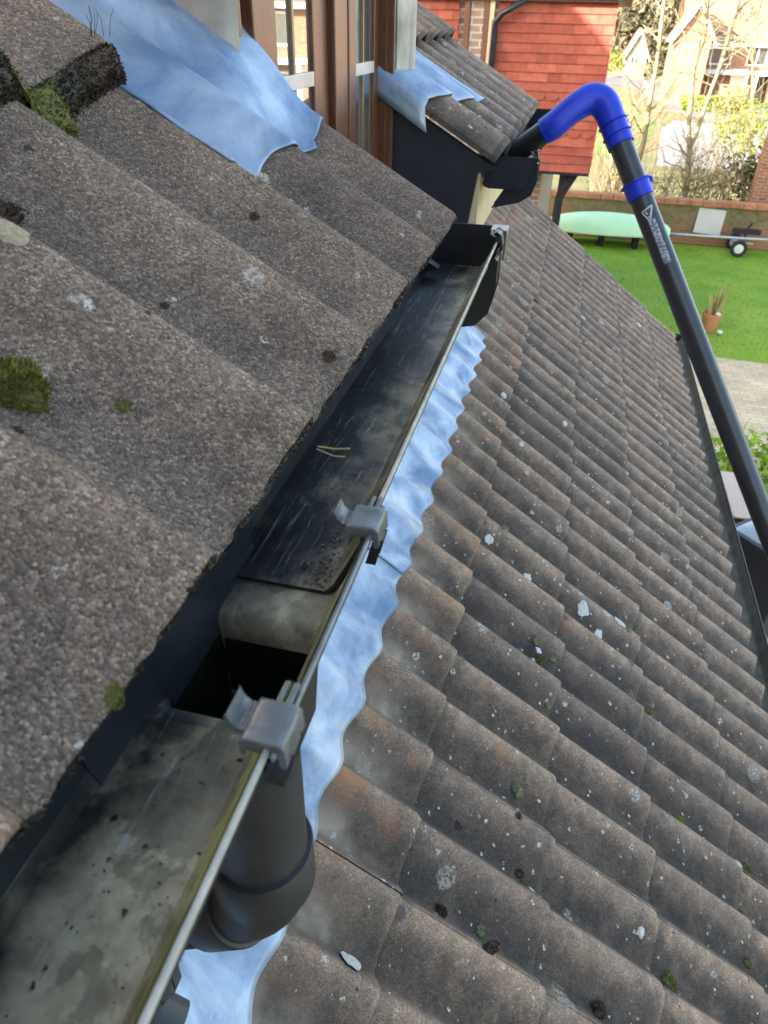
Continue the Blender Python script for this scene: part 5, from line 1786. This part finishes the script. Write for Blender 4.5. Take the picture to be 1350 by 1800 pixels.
# roof with soffit
mb = MB()
ov = .42
rx0, rx1 = -3.6, .75
yr0, yr1 = YH - .10, YH + 7.3
zr = zt + .05; ym = (yr0 + yr1) / 2; zpk = zr + 2.6
mb.add([(rx0, yr0, zr), (rx1, yr0, zr), (rx1, ym, zpk), (rx0, ym, zpk), (rx0, yr1, zr), (rx1, yr1, zr),
        (rx0, yr0, zr + .1), (rx1, yr0, zr + .1), (rx1, ym, zpk + .1), (rx0, ym, zpk + .1), (rx0, yr1, zr + .1), (rx1, yr1, zr + .1)],
       [(0, 1, 2, 3), (3, 2, 5, 4), (6, 9, 8, 7), (9, 10, 11, 8), (0, 6, 7, 1), (4, 5, 11, 10), (1, 7, 8, 2), (2, 8, 11, 5), (0, 3, 9, 6), (3, 4, 10, 9)])
mb.build("roof", M['roof_far'], rh)
mb = MB(); mb.box(rx0 + .02, rx1 - .4, yr0 + .02, YH, zr - .06, zr - .002); mb.build("soffit", M['brown_paint'], rh)
mb = MB()
mb.tube([(-1.03, YH - .06, -2.2), (-1.03, YH - .06, .10), (-1.03, YH - .07, .18), (-.94, YH - .09, .27), (-.70, YH - .12, .40)], .034, 14)
dpp = mb.build("downpipe", M['plastic_navy'], rh, smooth=True)
mb = MB(); mb.box(-.75, .40, yr0 - .06, yr0 + .005, zr - .02, zr + .05); mb.build("gutter", M['plastic_navy'], rh, bevel=.01)
# black rainwater pipe under the jetty
mb = MB()
q0, q1, q2, q3 = at(1000, 306, 1, YH + .12), at(998, 322, 1, YH + .12), at(984, 345, 1, YH + .14), at(976, 392, 1, YH + .16)
mb.tube(cr([q0, q1, q2, q3, q3 + Vector((0, 0, -1.6))], 5), .055, 14)
mb.build("waste_pipe", M['dark'], rh, smooth=True)
mb = MB(); mb.add([Vector((-.02, YH + .08, zb - .04)), Vector((.22, YH + .08, zb - .04)), Vector((.02, YH + .08, zb - .42)), Vector((-.02, YH + .08, zb - .42)),
                   Vector((-.02, YH + .20, zb - .04)), Vector((.22, YH + .20, zb - .04)), Vector((.02, YH + .20, zb - .42)), Vector((-.02, YH + .20, zb - .42))],
                  [(0, 1, 2, 3), (7, 6, 5, 4), (0, 4, 5, 1), (1, 5, 6, 2), (2, 6, 7, 3), (3, 7, 4, 0)])
mb.build("bracket", M['dark'], rh)

# ------------------------------------------------------------------ far houses
def far_house(x0, x1, y0, y1, ze, zr_, label, wall_m, windows, doors=(), porch=(), axis='x', hip=0.0):
    t = thing("brick_house", ((x0 + x1) / 2, (y0 + y1) / 2, GZ), label, "house", "houses across the road")
    m_ = MB()
    if axis == 'x':
        ym_ = (y0 + y1) / 2
        m_.add([(x0, y0, GZ), (x1, y0, GZ), (x1, y1, GZ), (x0, y1, GZ), (x0, y0, ze), (x1, y0, ze), (x1, y1, ze), (x0, y1, ze), (x0, ym_, zr_), (x1, ym_, zr_)],
               [(0, 1, 5, 4), (2, 3, 7, 6), (0, 4, 8, 7, 3), (1, 2, 6, 9, 5), (0, 3, 2, 1)])
        m_.build("wall", M[wall_m], t)
        m_ = MB(); o = .35
        a = (zr_ - ze) / (ym_ - y0)
        def ro(y): return ze + (y - y0) * a if y <= ym_ else ze + (y1 - y) * a
        L_ = [(x0 - o, y0 - o, ze - o * a + .06), (x1 + o, y0 - o, ze - o * a + .06), (x1 + o, ym_, zr_ + .06), (x0 - o, ym_, zr_ + .06), (x0 - o, y1 + o, ze - o * a + .06), (x1 + o, y1 + o, ze - o * a + .06)]
        H_ = [(p[0], p[1], p[2] + .14) for p in L_]
        m_.add(L_ + H_, [(0, 3, 2, 1), (3, 4, 5, 2), (6, 7, 8, 9), (9, 8, 11, 10), (0, 1, 7, 6), (5, 4, 10, 11), (1, 2, 8, 7), (2, 5, 11, 8), (3, 0, 6, 9), (4, 3, 9, 10)])
        rf = m_.build("roof", M['roof_far'], t)
        m_ = MB(); m_.box(x0 + 1.2, x0 + 1.9, ym_ - .3, ym_ + .3, zr_ - .3, zr_ + 1.1); m_.build("chimney", M[wall_m], rf)
        m_ = MB(); m_.box(x0 - o, x1 + o, y0 - o - .06, y0 - o - .002, ze - o * a - .10, ze - o * a + .10); m_.build("gutter", M['white_paint'], t)
    else:
        xm = (x0 + x1) / 2
        m_.add([(x0, y0, GZ), (x1, y0, GZ), (x1, y1, GZ), (x0, y1, GZ), (x0, y0, ze), (x1, y0, ze), (x1, y1, ze), (x0, y1, ze), (xm, y0, zr_), (xm, y1, zr_)],
               [(0, 1, 5, 8, 4), (2, 3, 7, 9, 6), (0, 4, 7, 3), (1, 2, 6, 5), (0, 3, 2, 1)])
        m_.build("wall", M[wall_m], t)
        m_ = MB(); o = .3; a = (zr_ - ze) / (xm - x0)
        L_ = [(x0 - o, y0 - o, ze - o * a + .05), (xm, y0 - o, zr_ + .05), (x1 + o, y0 - o, ze - o * a + .05), (x0 - o, y1, ze - o * a + .05), (xm, y1, zr_ + .05), (x1 + o, y1, ze - o * a + .05)]
        H_ = [(p[0], p[1], p[2] + .14) for p in L_]
        m_.add(L_ + H_, [(0, 3, 4, 1), (1, 4, 5, 2), (6, 7, 10, 9), (7, 8, 11, 10), (0, 1, 7, 6), (1, 2, 8, 7), (3, 9, 10, 4), (4, 10, 11, 5), (0, 6, 9, 3), (2, 5, 11, 8)])
        m_.build("roof", M['roof_far'], t)
        m_ = MB(); 
        for (xa, za, xb, zb_) in ((x0 - o, ze - o * a, xm, zr_), (xm, zr_, x1 + o, ze - o * a)):
            m_.add([(xa, y0 - o - .04, za - .18), (xb, y0 - o - .04, zb_ - .18), (xb, y0 - o - .04, zb_ + .05), (xa, y0 - o - .04, za + .05), (xa, y0 - o - .003, za - .18), (xb, y0 - o - .003, zb_ - .18), (xb, y0 - o - .003, zb_ + .05), (xa, y0 - o - .003, za + .05)],
                   [(0, 1, 2, 3), (7, 6, 5, 4), (0, 4, 5, 1), (3, 2, 6, 7), (0, 3, 7, 4), (1, 5, 6, 2)])
        m_.build("bargeboard", M['white_paint'], t)
    for (wx0, wx1, wz0, wz1) in windows:
        f = MB(); w = .09
        f.box(wx0, wx1, y0 - .06, y0 - .003, wz0, wz0 + w); f.box(wx0, wx1, y0 - .06, y0 - .003, wz1 - w, wz1)
        f.box(wx0, wx0 + w, y0 - .06, y0 - .003, wz0 + w, wz1 - w); f.box(wx1 - w, wx1, y0 - .06, y0 - .003, wz0 + w, wz1 - w)
        xm2 = (wx0 + wx1) / 2; f.box(xm2 - .04, xm2 + .04, y0 - .06, y0 - .003, wz0 + w, wz1 - w)
        fo = f.build("window", M['white_paint'], t)
        g_ = MB(); g_.box(wx0 + w, wx1 - w, y0 - .03, y0 - .0025, wz0 + w, wz1 - w); g_.build("pane", M['glass'], fo)
    for (wx0, wx1, wz1, mt) in doors:
        g_ = MB(); g_.box(wx0, wx1, y0 - .05, y0 - .003, GZ + .02, wz1); g_.build("door", M[mt], t)
    for (wx0, wx1, wz0, wz1, dpt) in porch:
        g_ = MB(); g_.box(wx0, wx1, y0 - dpt, y0 - .003, wz0, wz1); g_.box(wx0 + .05, wx0 + .2, y0 - dpt + .05, y0 - dpt + .2, GZ, wz0); g_.box(wx1 - .2, wx1 - .05, y0 - dpt + .05, y0 - dpt + .2, GZ, wz0)
        g_.build("canopy", M['white_paint'], t)
    return t
far_house(6.3, 16.5, 62.0, 69.0, -.55, 2.9, "orange brick house with white canopies across the road, behind the saplings", 'brick_orange',
          [(8.2, 9.6, -2.1, -.95), (10.6, 11.9, -2.1, -.95), (12.7, 14.3, -2.1, -.95), (7.0, 7.8, -2.0, -1.1)], [(9.9, 10.9, -2.3, 'white_paint'), (11.5, 12.4, -2.3, 'dark')], [(7.6, 10.9, -2.62, -2.35, 1.0), (11.3, 15.2, -2.62, -2.35, 1.0)])
far_house(5.3, 7.6, 58.4, 61.9, -.4, 1.4, "narrow pale gabled wing with white bargeboards left of the orange brick house", 'brick_orange', [(5.9, 7.0, -1.9, -.9)], [], [], 'y')
far_house(3.6, 5.6, 88, 94, -2.3, -.4, "small red brown garage beyond the road on the left", 'brick', [(4.0, 4.9, -3.4, -2.6)], [], [], 'y')
# brick neighbour on the right side, seen only in the window's reflection and beyond the frame edge
far_house(10.5, 21.0, 33.0, 40.0, .8, 3.8, "pale brick house to the right, mirrored in the dormer panes", 'brick_orange', [(11.5, 13.0, -.9, .3), (15.0, 16.6, -.9, .3), (11.4, 13.4, -3.2, -1.8)], [(15.2, 16.2, -2.1, 'white_paint')], [(10.8, 14.0, -1.5, -1.3, .8)])

# brick walls along the far road
for k, (x0, x1, y, lab) in enumerate(((3.9, 5.2, 82, "short red brick wall left of the far road"), (8.5, 10.2, 56.0, "orange brick garden wall in front of the far house"))):
    t = MB(); t.box(x0, x1, y, y + .3, GZ, GZ + 1.25)
    t.box(x0 - .04, x1 + .04, y - .04, y + .34, GZ + 1.252, GZ + 1.33)
    tag(t.build("front_wall", M['brick_orange'], None), lab, "wall")
